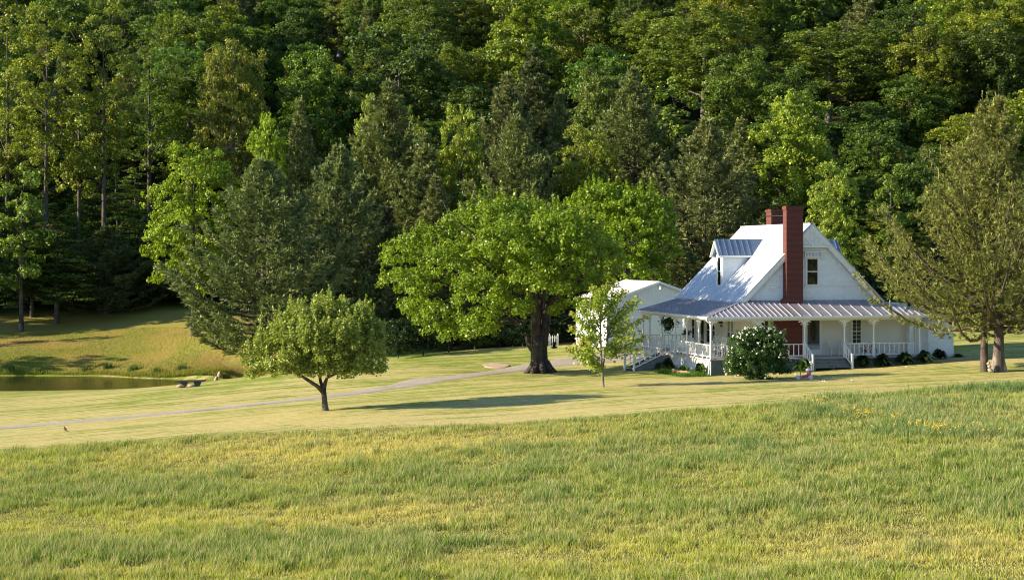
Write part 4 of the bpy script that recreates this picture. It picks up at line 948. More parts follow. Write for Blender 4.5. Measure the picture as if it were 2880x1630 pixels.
# chimneys
mb = MB(); mb.box(5.19, 6.93, 1.80, V0-.03, FL, 3.9); mb.prism([(5.19,1.8,3.9),(6.93,1.8,3.9),(6.98,1.8,4.4),(5.83,1.8,4.4)], (0,.57,0))
mb.box(5.83, 6.98, 1.80, 2.37, 4.4, 10.1); mb.box(5.78, 7.03, 1.75, 2.42, 10.1, 10.26); mb.box(5.81, 7.0, 1.78, 2.39, 10.26, 10.32)
ch = mb.build('chimney', M['brick'], house); MB().box(6.05, 6.76, 1.95, 2.2, 10.321, 10.34).build('flue', M['black'], ch)
mb = MB(); mb.box(7.95, 9.05, 9.3, 10.2, 7.5, 10.15); mb.box(7.9, 9.1, 9.25, 10.25, 10.15, 10.3); ch2 = mb.build('chimney', M['brick'], house)
mb = MB(); mb.box(7.86, 9.14, 9.21, 9.26, 9.86, 9.9); mb.box(7.86, 7.91, 9.21, 10.3, 9.86, 9.9); mb.build('strap', M['chrome'], ch2)
# porch floor, skirting
mb = MB(); mb.box(-.12, 15.0, -.12, V0-.02, FL-.09, FL); mb.box(-.12, U0-.02, V0-.02, 13.45, FL-.09, FL-.003)
porch = mb.build('porch_floor', M['deck'], house)
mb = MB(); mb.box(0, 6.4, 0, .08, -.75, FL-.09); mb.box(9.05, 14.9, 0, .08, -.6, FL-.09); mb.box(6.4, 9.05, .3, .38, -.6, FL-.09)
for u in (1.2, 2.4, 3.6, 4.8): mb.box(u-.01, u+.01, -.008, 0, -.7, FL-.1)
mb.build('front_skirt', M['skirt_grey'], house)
mb = MB(); mb.box(.0, .1, .09, 13.4, -.9, FL-.09); mb.box(.1, 3.3, 13.3, 13.4, -.9, FL-.1)
mb.build('side_skirt', M['skirt_white'], house)
# porch roof
HIP = ((-.35,-.35,EAVE+.02),(15.15,-.35,EAVE+.02),(12.3,V0+.06,WALLTOP),(3.25,V0+.06,WALLTOP))
mb = MB(); slope_slab(mb, HIP[0], HIP[1], HIP[2], HIP[3], .07); pr = mb.build('porch_roof', M['porch_roof'], house)
mb = MB(); slope_slab(mb, (-.35,13.75,EAVE+.02), HIP[0], HIP[3], (3.25,13.75,WALLTOP), .07); mb.build('side_porch_roof', M['porch_roof'], house)
mb = MB(); slope_slab(mb, HIP[1], (15.15,11,EAVE+.02), (12.3,11,WALLTOP), HIP[2], .07); mb.build('side_porch_roof', M['porch_roof'], house)
def pr_z(u, v): return EAVE + .02 + (v + .35) / (V0 + .41) * (WALLTOP - EAVE - .02)
us = [-.05 + .36*i for i in range(16)] + [5.9 + .7*i for i in range(9)] + [12.15, 12.55, 12.95, 13.35, 13.75, 14.15, 14.55]
mb = MB()
for u in us:
    vt = V0 + .04
    if u < 3.25: vt = -.35 + (u + .35) / 3.6 * (V0 + .41)
    if u > 12.3: vt = -.35 + (15.15 - u) / 2.85 * (V0 + .41)
    if u > 5.0 and u < 7.1: vt = min(vt, 1.78)
    if vt > -.2: mb.bar((u, -.36, pr_z(u,-.35)+.02), (u, vt, pr_z(u, vt)+.02), .05, .045)
mb.bar((-.36,-.36,EAVE+.045), (3.22,V0+.03,WALLTOP+.02), .06, .03)
mb.build('standing_seam', plain('pale_seam_metal', (.50, .48, .51), .38, .4, var=.1, dirt=((.35, .2, .15), .4)), pr)
mb = MB()
v = .3
while v < 13.6:
    ut = 3.22
    if v < V0: ut = -.35 + (v + .35) / (V0 + .41) * 3.6
    zt_ = lambda u: EAVE + .02 + (u + .35) / 3.6 * (WALLTOP - EAVE - .02)
    mb.bar((-.36, v, zt_(-.35)+.012), (ut, v, zt_(ut)+.012), .03, .025); v += .55
mb.build('standing_seam', M['porch_roof'], house)
# gutters, beams, ceiling
mb = MB(); mb.box(-.47, 15.2, -.47, -.35, EAVE-.12, EAVE+.02); mb.box(-.47, -.35, -.35, 13.8, EAVE-.12, EAVE+.02); mb.build('gutter', M['trim'], house)
mb = MB(); mb.box(-.08, 14.4, -.07, .07, BEAM, EAVE-.03); mb.box(-.078, .08, .07, 13.5, BEAM+.001, EAVE-.031); mb.box(-.35, 15.1, -.34, -.31, EAVE-.13, EAVE-.05); mb.box(-.34, -.31, -.3, 13.7, EAVE-.13, EAVE-.05)
mb.box(-.3, 15.0, -.3, V0, EAVE-.02, EAVE+.0); mb.box(-.3, U0, V0, 13.6, EAVE-.02, EAVE+.0)
mb.build('porch_beam', M['white'], house)
# posts with fretwork brackets
FP = [0.0, 3.14, 6.28, 9.02, 11.04, 14.26]; SP = [2.2, 4.4, 6.65, 9.37, 11.9, 13.35]
def bracket(c, du, sgn):
    """scalloped quarter bracket in the plane of the beam"""
    o = Vector(c); d = Vector(du)*sgn; pts = [o, o + d*.40]
    for q in range(9):
        t = q/8*math.pi/2; r = .34*(1 - .42*math.sin(2*t)) + (.04 if q % 2 else -.03)
        pts.append(o + d*(math.cos(t)*r + .03) + Vector((0, 0, -(math.sin(t)*r*.92 + .02))))
    pts.append(o + Vector((0, 0, -.38))); n = Vector((d.y, -d.x, 0))*.035
    b = MB().prism([p - n/2 for p in pts], n)
    for q in (.3, .5): b.blob(o + d*(q*.75) + Vector((0,0,-(.62-q)*.75)), (.05,.05,.05), 6, 4)
    return b
def post(u, v, dirs, base=-.0):
    p = MB(); p.box(u-.065, u+.065, v-.065, v+.065, FL, FL+.95); p.tube([(u,v,FL+.95),(u,v,FL+1.0),(u,v,FL+1.06),(u,v,FL+1.5),(u,v,FL+1.9),(u,v,FL+1.95)], [.065,.045,.06,.05,.06,.05], 8); p.box(u-.065, u+.065, v-.065, v+.065, FL+1.95, BEAM)
    o = p.build('post', M['trim'], house)
    for du, sg in dirs: bracket((u, v, BEAM-.005), du, sg).build('bracket', M['trim'], o)
for i, u in enumerate(FP):
    post(u, 0, [((1,0,0), 1)]*(i < 5) + [((1,0,0), -1)]*(i > 0) + ([((0,1,0), 1)] if i == 0 else []))
for v in SP: post(0, v, [((0,1,0), 1), ((0,1,0), -1)])
def railing(p, q, n, post_ext=False):
    p = Vector(p); q = Vector(q); up = Vector((0,0,1)); r = MB()
    r.bar(p + up*.86, q + up*.86, .075, .05); r.bar(p + up*.14, q + up*.14, .06, .06)
    for i in range(1, n):
        c = p.lerp(q, i/n); r.bar(c + up*.155, c + up*.84, .04, .045)
    return r
for a, b, n in ((.07,3.07,9),(3.21,6.21,9),(9.09,10.97,6),(11.11,14.19,9)): railing((a,0,FL), (b,0,FL), n).build('railing', M['trim'], house)
for a, b, n in ((.07,2.13,9),(2.27,4.33,9),(4.47,6.58,9),(6.72,7.42,3),(9.44,11.83,9),(11.97,13.28,6)):
    r = railing((0,a,FL), (0,b,FL), n); 
    for q in (.33,.66): r.box(-.03,.03, a+(b-a)*q-.05, a+(b-a)*q+.05, FL, FL+.12)
    r.build('railing', M['trim'], house)
railing((.1,13.4,FL), (3.1,13.4,FL), 10).build('railing', M['trim'], house)
# front steps
z0f = gh(7.7, -1.1); n = 4; rise = (FL - z0f) / n
mb = MB()
for i in range(1, n):
    z = FL - rise*i; mb.box(6.5, 8.95, -.12-.33*i, -.10-.33*(i-1), z-.045, z); mb.box(6.55, 8.9, -.10-.33*(i-1)-.02, -.10-.33*(i-1), z, z+rise-.05)
for u in (6.5, 7.75, 8.9): mb.prism([(u,-.1,FL-.1),(u,-.12-.33*3,FL-rise*3-.05),(u,-.12-.33*3,z0f-.3),(u,-.1,z0f-.3)], (.05,0,0))
steps = mb.build('front_steps', M['stair'], house)
for u in (6.32, 8.99):
    r = MB(); vb = -1.18; a = Vector((u, -.08, FL)); b = Vector((u, vb, z0f+.08))
    r.bar(a + Vector((0,0,.88)), b + Vector((0,0,.84)), .07, .05); r.bar(a + Vector((0,0,.14)), b + Vector((0,0,.16)), .05, .06)
    for q in (.25,.5,.75): c = a.lerp(b, q); r.bar(c + Vector((0,0,.15)), c + Vector((0,0,.85)), .04, .045)
    r.box(u-.055, u+.055, vb-.055, vb+.055, z0f-.3, z0f+1.0); r.build('stair_rail', M['trim'], house)
# side steps
zs = gh(-2.6, 8.4); n = 7; rise = (FL - zs) / n; run = 2.45 / (n-1)
mb = MB()
for i in range(1, n):
    z = FL - rise*i; mb.box(-.12-run*i, -.10-run*(i-1), 7.5, 9.35, z-.045, z)
for v in (7.46, 8.4, 9.34): mb.prism([(-.12,v,FL-.08),(-.1-run*6,v,FL-rise*6-.03),(-.1-run*6,v,zs-.3),(-1.4,v,zs-.3),(-.12,v,FL-.9)], (0,.05,0))
mb.build('side_steps', M['stair'], house)
for v in (7.42, 9.40):
    r = MB(); ub = -2.62; a = Vector((-.05, v, FL)); b = Vector((ub, v, zs+.1))
    r.bar(a + Vector((0,0,.88)), b + Vector((0,0,.84)), .07, .05); r.bar(a + Vector((0,0,.14)), b + Vector((0,0,.16)), .05, .06); r.bar(a + Vector((0,0,.5)), b + Vector((0,0,.5)), .04, .04)
    for q in (.14,.28,.42,.56,.70,.85): c = a.lerp(b, q); r.bar(c + Vector((0,0,.15)), c + Vector((0,0,.85)), .04, .045)
    r.box(ub-.06, ub+.06, v-.06, v+.06, zs-.4, zs+1.15); r.box(-.07, .05, v-.06, v+.06, FL, FL+1.02); r.build('stair_rail', M['trim'], house)
# downspout
mb = MB(); mb.tube([(-.42,-.30,EAVE-.1),(-.42,-.30,EAVE-.2),(-.10,-.16,EAVE-.42),(-.08,-.12,EAVE-.6),(-.08,-.12,FL+.05),(-.2,-.2,FL-.15),(-.25,-.2,-.35)], .05, 7); mb.build('downspout', M['trim'], house)
# windows and doors on the porch walls
def win(ax, c, z0, z1, wd, n_sash=2, mun=(2,2), curtain=False, name='window'):
    """ax 'f': front wall at v=V0; 's': left wall at u=U0; c = centre along the wall"""
    def bx(m, a, b, o0, o1, za, zb):
        if ax == 'f': m.box(a, b, V0-o1-.035, V0-o0-.002, za, zb)
        else: m.box(U0-o1-.035, U0-o0-.002, a, b, za, zb)
    h = wd/2; f = MB()
    bx(f, c-h-.09, c-h, .0, .06, z0-.02, z1+.05); bx(f, c+h, c+h+.09, .0, .06, z0-.02, z1+.05); bx(f, c-h-.12, c+h+.12, .0, .075, z1, z1+.12); bx(f, c-h-.12, c+h+.12, .0, .09, z0-.08, z0)
    zm = (z0+z1)/2; bx(f, c-h, c+h, .0, .045, zm-.025, zm+.025)
    for k in range(1, mun[0]): x = c-h + wd*k/mun[0]; bx(f, x-.011, x+.011, .0, .036, zm, z1)
    for k in range(1, mun[1]): zz = zm + (z1-zm)*k/mun[1]; bx(f, c-h, c+h, .0, .035, zz-.011, zz+.011)
    for k in range(1, mun[0]): x = c-h + wd*k/mun[0]; bx(f, x-.011, x+.011, .0, .034, z0, zm)
    for k in range(1, mun[1]): zz = z0 + (zm-z0)*k/mun[1]; bx(f, c-h, c+h, .0, .035, zz-.011, zz+.011)
    o = f.build(name, M['trim'], house)
    g = MB(); bx(g, c-h, c+h, .012, .018, z0, z1); g.build('pane', M['glass'], o)
    if curtain: g = MB(); bx(g, c-h+.02, c+h-.02, -.0+.020, .022, zm+.02, z1-.02); g.build('curtain', M['curtain'], o)
win('f', 10.99, 1.42, 2.96, .58, mun=(2,3)); win('f', 4.55, 1.42, 2.96, .52, mun=(2,2), curtain=False)
win('s', 4.35, 1.25, 2.95, .44, mun=(1,1), curtain=True); win('s', 4.98, 1.25, 2.95, .44, mun=(1,1), curtain=True)
win('s', 8.65, 1.25, 2.95, .85, mun=(1,1)); win('s', 7.75, 1.25, 2.95, .5, mun=(1,1)); win('s', 11.7, 1.4, 2.9, .5, mun=(1,1))
def door(ax, c, wd, name):
    def bx(m, a, b, o0, o1, za, zb):
        if ax == 'f': m.box(a, b, V0-o1, V0-o0, za, zb)
        else: m.box(U0-o1, U0-o0, a, b, za, zb)
    h = wd/2; d = MB(); bx(d, c-h, c+h, .0, .04, FL+.01, 2.98); bx(d, c-h-.12, c-h, .0, .06, FL, 3.03); bx(d, c+h, c+h+.12, .0, .06, FL, 3.03)
    o = d.build(name, M['trim'], house)
    s_ = MB(); bx(s_, c-h+.07, c+h-.07, .04, .046, FL+.70, 2.94); s_.build('screen', M['screen'], o)
    v_ = MB()
    for k in range(16): x = c-h+.09 + (wd-.18)*k/15; bx(v_, x-.009, x+.012, .04, .05, FL+.44, FL+.62)
    bx(v_, c-h+.06, c+h-.06, .04, .052, FL+.40, FL+.43); bx(v_, c-h+.06, c+h-.06, .04, .052, FL+.63, FL+.67); v_.build('vent_grille', M['screen'], o)
    n = 24; ov = MB(); pts = []
    for k in range(n):
        a = 2*math.pi*k/n; x = c - .02 + .23*math.cos(a)*(wd/.96); zz = FL + 1.58 + .68*math.sin(a)
        pts.append((x, V0-.052, zz) if ax == 'f' else (U0-.052, x, zz))
    ov.prism(pts, (0,.005,0) if ax == 'f' else (.005,0,0)); ov.build('oval_glass', M['oval'], o)
    k_ = MB(); kp = (c-h+.10, V0-.07, FL+1.0) if ax == 'f' else (U0-.07, c-h+.1, FL+1.0); k_.blob(kp, .03, 6, 5); k_.build('handle', M['chrome'], o)
door('f', 7.96, .98, 'front_door'); door('s', 10.0, .75, 'side_door')
# gable window with its slatted hood
f = MB(); c0, c1, a, b = 7.50, 8.22, 5.28, 6.92
f.box(c0-.13, c0, V0-.11, V0-.002, a-.05, b+.08); f.box(c1, c1+.13, V0-.11, V0-.002, a-.05, b+.08); f.box(c0-.13, c1+.13, V0-.115, V0-.002, b, b+.10); f.box(c0-.16, c1+.16, V0-.14, V0-.002, a-.12, a-.03)
f.box(c0, c1, V0-.09, V0-.01, (a+b)/2-.03, (a+b)/2+.03); gw = f.build('gable_window', M['trim'], house)
g = MB(); g.box(c0, c1, V0-.072, V0-.066, a, b); g.build('pane', M['glass'], gw)
f = MB(); f.box(7.26, 8.5, V0-.22, V0-.02, 7.33, 7.38); f.box(7.30, 8.46, V0-.19, V0-.15, 7.02, 7.06)
for k in range(12): x = 7.33 + k*.1; f.box(x, x+.045, V0-.185, V0-.155, 7.0, 7.34)
f.box(7.28,7.33,V0-.2,V0-.02,6.98,7.36); f.box(8.43,8.48,V0-.2,V0-.02,6.98,7.36); f.build('window_hood', M['trim'], gw)
# wall lantern and plaque
MB().box(U0-.16, U0-.03, 6.2, 6.62, 2.62, 3.0).build('wall_lantern', M['black'], house)
MB().box(U0-.05, U0-.02, 6.25, 6.58, 2.40, 2.55).build('plaque', M['redsign'], house)
# lattice and right extension
ext = MB(); ext.box(14.6, 17.75, 2.0, 7.5, -.3, 3.0); ew = ext.build('side_wing', M['siding'], house)
mb = MB(); gb = .45
courses(mb, (0, 2.0, 0), (1,0,0), (0,-1,0), gb, 2.95, lambda z: 15.95, lambda z: 17.70, .17, .04); mb.box(17.66, 17.78, 1.96, 2.02, gb-.1, 2.98)
mb.build('clapboard', M['siding'], ew)
mb = MB(); slope_slab(mb, (14.7,1.75,3.02), (17.95,1.75,3.02), (17.95,7.7,3.6), (14.7,7.7,3.6), .06); mb.box(14.9, 17.95, 1.70, 1.75, 2.88, 3.02); mb.build('wing_roof', M['porch_roof'], ew)
mb = MB(); a, b, z0_, z1_ = 15.02, 15.93, gb, 2.9; sp = .16
k = a - (z1_-z0_)
while k < b:
    for sg in (1, -1):
        p = []
        lo = max(a, k); hi = min(b, k + (z1_-z0_))
        if hi - lo > .05:
            zl, zh = z0_ + (lo-k), z0_ + (hi-k)
            if sg < 0: zl, zh = z1_ - (lo-k), z1_ - (hi-k)
            mb.bar((lo, 1.93 + .012*sg, zl), (hi, 1.93 + .012*sg, zh), .012, .045, (0,0,1))
    k += sp
mb.box(a-.04, a+.02, 1.90, 1.97, z0_, z1_); mb.box(b-.02, b+.04, 1.90, 1.97, z0_, z1_); mb.build('lattice_panel', M['siding'], ew)
# rear lean-to wing seen over the right eave
mb = MB(); mb.prism([(11.5,8.5,3.9),(14.4,8.5,3.9),(14.4,8.5,5.15),(11.5,8.5,5.9)], (0,4,0)); rw = mb.build('rear_wing', M['siding'], house)
mb = MB(); slope_slab(mb, (11.2,8.2,6.05), (14.75,8.2,5.13), (14.75,12.8,5.13), (11.2,12.8,6.05), .1); mb.build('rear_wing_roof', M['roof'], rw)

# ---------------------------------------------------------------- porch things
def at_house(name, u, v, z, rz=0): p = to_world(u, v, z); return empty(name, tuple(p), HYAW + rz)
def patio_chair(u, v, rz, label):
    e = at_house('patio_chair', u, v, FL, rz); tag(e, label, 'chair', 'white patio chairs on the front porch')
    mb = MB(); mb.box(-.24,.24,-.24,.24,.40,.43); mb.build('seat', M['whiteplastic'], e)
    b = MB(); b.bar((-.25,.24,.42), (-.27,.36,.92), .04, .03); b.bar((.25,.24,.42), (.27,.36,.92), .04, .03); b.bar((-.27,.36,.90), (.27,.36,.90), .04, .05); b.bar((-.25,.27,.55), (.25,.27,.55), .03, .03)
    for k in range(-4, 5):
        for sg in (1,-1):
            x0 = k*.10; x1 = x0 + sg*.32; t0, t1 = 0, 1
            lo, hi = (x0, x1)
            xa, xb = max(-.25, min(.25, lo)), max(-.25, min(.25, hi))
            if abs(xb-xa) < .04: continue
            za = .56 + (xa-lo)/(hi-lo)*.33; zb = .56 + (xb-lo)/(hi-lo)*.33
            b.bar((xa, .27+(za-.55)*.25, za), (xb, .27+(zb-.55)*.25, zb), .015, .018)
    b.build('backrest', M['whiteplastic'], e)
    for sx in (-1, 1):
        a = MB(); a.bar((sx*.30,-.24,.64), (sx*.28,.28,.66), .05, .03); a.bar((sx*.29,-.24,.63), (sx*.27,-.22,.41), .035, .03); a.build('armrest', M['whiteplastic'], e)
        for y0 in (-.22, .22): MB().bar((sx*.25,y0,.41), (sx*.29, y0*1.2, 0), .04, .04).build('leg', M['whiteplastic'], e)
    return e
patio_chair(9.0, 1.55, 0, 'white lattice back patio chair just right of the front door')
patio_chair(9.95, 1.5, .1, 'white lattice back patio chair half behind the porch post at the steps')
patio_chair(13.15, 1.5, -.15, 'white lattice back patio chair behind the rightmost porch railing')
def rocking_chair(u, v, rz, label):
    e = at_house('rocking_chair', u, v, FL, rz); tag(e, label, 'rocking chair', 'white rocking chairs at the porch corner')
    m = MB(); m.box(-.26,.26,-.25,.25,.40,.43); m.build('seat', M['whiteplastic'], e)
    b = MB(); b.bar((-.25,.22,.40), (-.27,.48,1.22), .045, .04); b.bar((.25,.22,.40), (.27,.48,1.22), .045, .04)
    for k in range(5): z = .58 + k*.14; b.bar((-.26,.22+(z-.4)*.31,z), (.26,.22+(z-.4)*.31,z), .02, .075)
    b.build('backrest', M['whiteplastic'], e)
    for sx in (-1, 1):
        a = MB(); a.bar((sx*.30,-.28,.64), (sx*.28,.30,.66), .06, .03); a.build('armrest', M['whiteplastic'], e)
        MB().tube([(sx*.27,-.45,.10),(sx*.27,-.2,.03),(sx*.27,.1,.02),(sx*.27,.4,.06),(sx*.27,.62,.16)], .025, 6).build('rocker', M['whiteplastic'], e)
        for y0 in (-.22, .2): MB().bar((sx*.27,y0,.64 if y0 < 0 else .42), (sx*.27, y0, .04), .04, .04).build('leg', M['whiteplastic'], e)
    return e
rocking_chair(1.75, 3.1, R(-75), 'white ladder back rocking chair at the porch corner, nearer the railing')
rocking_chair(1.85, 5.0, R(-80), 'white ladder back rocking chair behind the corner post in front of the side window')
# potted plant stand by the side door
e = at_house('flower_pot', 1.6, 9.0, FL); tag(e, 'white pot with dark drooping plant on a white stand on the side porch', 'potted plant')
m = MB(); m.tube([(0,0,0),(0,0,.05),(0,0,.75),(0,0,.8)], [.2,.06,.06,.2], 8); m.build('stand', M['whiteplastic'], e)
MB().lathe((0,0,.8), [(.12,0),(.20,.28),(.22,.3)], 10).build('pot', M['whiteplastic'], e)
rng = np.random.default_rng(90); P = rng.normal(size=(160,3))*[.14,.14,.10] + [0,0,1.22]
link('foliage', quads_mesh('pot_plant', leaf_quads(P, rng.normal(size=P.shape), .10, rng), rng.random(160)*.8), M['shrub'], e)
# hanging basket
hb = at_house('hanging_basket', .25, 8.6, BEAM); tag(hb, 'hanging basket of trailing plants under the side porch beam', 'hanging basket')
MB().lathe((0,0,-.72), [(.08,0),(.18,.06),(.24,.26),(.25,.28)], 10).build('pot', M['pot'], hb)
m = MB()
for k in range(3): a = k*2.09; m.tube([(0,0,0), (.24*math.cos(a),.24*math.sin(a),-.44)], .008, 4)
m.build('chain', M['black'], hb)
P = rng.normal(size=(420,3))*[.24,.24,.15] + [0,0,-.38]; P2 = rng.normal(size=(120,3))*[.12,.12,.16] + [-.05,0,-.80]; P = np.concatenate([P, P2])
link('foliage', quads_mesh('basket_plant', leaf_quads(P, rng.normal(size=P.shape), .09, rng, 2.2), rng.random(len(P))*.5), M['shrub'], hb)
# bicycle
bk = at_house('bicycle', 11.3, 1.35, FL, 0); tag(bk, "small red child's bicycle standing on the porch behind the railing", 'bicycle')
for x in (-.42, .42):
    wz = MB(); n = 20; pts = [(x + .22*math.cos(2*math.pi*k/n), 0, .25 + .22*math.sin(2*math.pi*k/n)) for k in range(n+1)]; wz.tube(pts, .024, 6, cap=False)
    ty = wz.build('wheel', M['rubber'], bk)
    sp_ = MB()
    for k in range(10): a = math.pi*k/5; sp_.bar((x,0,.25), (x+.21*math.cos(a),0,.25+.21*math.sin(a)), .006, .006)
    sp_.tube([(x,-.05,.25),(x,.05,.25)], .025, 6); sp_.build('spokes', M['chrome'], ty)
m = MB(); m.tube([(-.42,0,.25),(-.12,0,.26)], .016, 6); m.tube([(-.42,0,.25),(-.20,0,.52)], .014, 6); m.tube([(-.12,0,.26),(-.22,0,.60)], .018, 6); m.tube([(-.12,0,.26),(.27,0,.58)], .02, 6); m.tube([(-.20,0,.50),(.27,0,.60)], .018, 6); m.tube([(.25,0,.70),(.42,0,.25)], .018, 6)
m.prism([(-.45,-.03,.27),(-.12,-.03,.22),(-.08,-.03,.30),(-.42,-.03,.36)], (0,.02,0)); m.build('frame', M['red'], bk)
m = MB(); m.blob((-.24,0,.64), (.12,.06,.03), 8, 5); m.build('saddle', M['black'], bk)
m = MB(); m.tube([(.25,0,.70),(.22,0,.80)], .014, 6); m.tube([(.14,-.22,.86),(.22,-.12,.80),(.22,.12,.80),(.14,.22,.86)], .014, 6); m.build('handlebar', M['black'], bk)
m = MB(); m.tube([(-.12,-.10,.26),(-.12,.10,.26)], .012, 5); m.box(-.18,-.06,-.13,-.08,.18,.20); m.box(-.18,-.06,.08,.13,.32,.34); m.build('pedals', M['black'], bk)

# ---------------------------------------------------------------- garage
gp = Vector((px2x(1707, 126.6), 126.6, 0)); gar = empty('garage', (gp.x, gp.y, 0), HYAW); tag(gar, 'white metal garage with low gable roof between the maple and the farmhouse', 'garage')
GW, GD, GE, GR = 8.5, 8.6, 3.62, 5.08; gb = -.6
mb = MB(); mb.prism([(0,0,gb),(GW,0,gb),(GW,0,GE),(GW/2,0,GR),(0,0,GE)], (0,GD,0)); gwall = mb.build('wall', M['garage'], gar)
mb = MB(); x = .18
while x < GW: # vertical ribs in the gable
    zt = GE + (GR-GE)*(1 - abs(x-GW/2)/(GW/2)) - .12; mb.box(x, x+.02, -.015, 0, 2.78, zt); x += .23
mb.box(-.03, GW+.03, -.05, -.001, 2.68, 2.76); mb.box(-.03, .10, -.03, -.001, gb, 2.68); mb.box(GW-.1, GW+.03, -.03, -.001, gb, 2.68)
mb.build('wall_trim', M['garage'], gwall)
for (a, b) in ((1.30, 4.1), (4.75, 7.6)):
    d = MB(); d.box(a, b, -.035, -.001, -.35, 2.35)
    o = d.build('garage_door', M['garage'], gar); d = MB()
    for k in range(1, 5): z = -.35 + k*.54; d.box(a, b, -.042, -.035, z-.012, z+.012)
    for k in range(1, 9): x = a + (b-a)*k/9; d.box(x-.008, x+.008, -.040, -.035, -.33, 2.33)
    d.build('panel_grooves', M['siding'], o)
    t = MB(); t.box(a-.10, a, -.055, -.001, -.4, 2.45); t.box(b, b+.10, -.055, -.001, -.4, 2.45); t.box(a-.1, b+.1, -.056, -.001, 2.35, 2.46); t.build('door_trim', M['trim'], o)
mb = MB(); t_ = .08; ov = .22
for s_ in (-1, 1):
    xe = GW/2 + s_*(GW/2+ov); ze = GE - ov*(GR-GE)/(GW/2)
    mb.prism([(xe,-ov,ze+.06),(GW/2,-ov,GR+.06),(GW/2,GD+ov,GR+.06),(xe,GD+ov,ze+.06)], (0,0,-t_))
grf = mb.build('roof', M['garage_roof'], gar); mb = MB(); y = 0
while y < GD: 
    for s_ in (-1, 1): xe = GW/2 + s_*(GW/2+ov); mb.bar((xe, y, GE - ov*(GR-GE)/(GW/2)+.07), (GW/2, y, GR+.07), .03, .03)
    y += .6
mb.build('roof_rib', M['garage_roof'], grf)
mb = MB()
for s_ in (-1, 1): xe = GW/2 + s_*(GW/2+ov); mb.prism([(xe,-ov-.02,GE-.08),(GW/2,-ov-.02,GR+.05),(GW/2,-ov-.02,GR-.12),(xe,-ov-.02,GE-.24)], (0,.04,0))
mb.build('fascia', M['trim'], grf)
m = MB(); m.box(GW/2-.06, GW/2+.06, -.35, -.02, GR-.42, GR-.30); m.blob((GW/2-.02,-.42,GR-.5), (.10,.12,.12), 8, 6); m.blob((GW/2+.18,-.40,GR-.58), (.09,.11,.11), 8, 6); m.build('floodlight', M['whiteplastic'], gar)
MB().box(.55, .85, -.03, -.001, -.15, .18).build('vent', M['screen'], gar)
m = MB(); m.box(-.04, -.001, 1.2, 2.1, -.4, 1.75); sdoor = m.build('side_door', M['trim'], gar); MB().blob((-.07,1.32,.7), .04, 6, 5).build('handle', M['chrome'], sdoor)
m = MB(); m.box(-.05,-.001, 4.2, 5.1, 1.0, 2.0); sw = m.build('window', M['trim'], gar); MB().box(-.06,-.051, 4.28, 5.02, 1.08, 1.92).build('pane', M['glass'], sw)
# little dog house left of the garage
X = px2x(1652, 129); dz = gz(X, 129); dh = empty('dog_house', (X, 129, dz), HYAW+.1); tag(dh, 'small timber dog house with dark slabs for openings at the left end of the garage', 'dog house')
m = MB(); m.box(-.55,.35,0,.8,-.1,.62); dw_ = m.build('body', M['wood'], dh)
m = MB(); m.box(-.42,-.02,-.012,-.001,0,.45); m.box(.12,.26,-.012,-.001,.15,.42); m.build('opening_slab', M['opening_shade'], dw_)  # flat dark slabs on the solid body; shade inside put into colour
m = MB(); m.prism([(-.68,-.15,.62),(.5,-.15,.62),(.5,-.15,.68),(-.68,-.15,.72)], (0,1.1,0)); m.build('roof', M['garage_roof'], dh)
# white picket fences
def picket_fence(px0, px1, Y, zbase_off, h, label):
    x0, x1 = px2x(px0, Y), px2x(px1, Y); z = gz((x0+x1)/2, Y) + zbase_off; e = empty('picket_fence', (x0, Y, z)); tag(e, label, 'fence')
    m = MB(); L = x1-x0; m.box(0,L,.03,.06,h*.22,h*.30); m.box(0,L,.03,.06,h*.72,h*.80); m.build('rail', M['white'], e)
    m = MB(); x = .02
    while x < L: m.prism([(x,0,0),(x+.08,0,0),(x+.08,0,h-.05),(x+.04,0,h),(x,0,h-.05)], (0,.025,0)); x += .19
    m.build('pickets', M['white'], e)
    for x in (-.06, L-.04): MB().box(x, x+.11, 0, .11, -.3, h+.12).build('post', M['white'], e)
picket_fence(1545, 1568, 133, .0, .85, 'short white picket fence piece on the lawn crest just right of the big maple trunk')
X0 = 147; picket_fence(1574, 1612, X0, pz(918, X0) - gz(px2x(1590, X0), X0), .85, 'white picket rail on the deck left of the garage')
m = MB(); xa, xb = px2x(1570, X0), px2x(1640, X0+1); m.box(xa, xb, X0+.15, X0+2.4, pz(918,X0)-.14, pz(918,X0)); 
for x in (xa+.1, (xa+xb)/2, xb-.2): m.box(x, x+.12, X0+.2, X0+.32, gz(x, X0)-.5, pz(918,X0)-.14)
tag(m.build('raised_deck', M['wood']), 'small raised timber deck under the white picket rail left of the garage', 'deck')
X = px2x(1558.5, 111.5); e = empty('hanging_feeder', (X, 111.5, pz(979, 111.5))); tag(e, 'dark hanging bird feeder just right of the big maple trunk', 'bird feeder')
MB().lathe((0,0,0), [(.04,-.02),(.18,.02),(.26,.10),(.20,.12),(.08,.14)], 10).build('tray', M['black'], e); MB().lathe((0,0,.12), [(.10,0),(.11,.2),(.24,.24),(.02,.34)], 10).build('body', M['black'], e); MB().tube([(0,0,.42),(.02,0,1.6),(.0,0,3.3)], .008, 4).build('wire', M['black'], e)

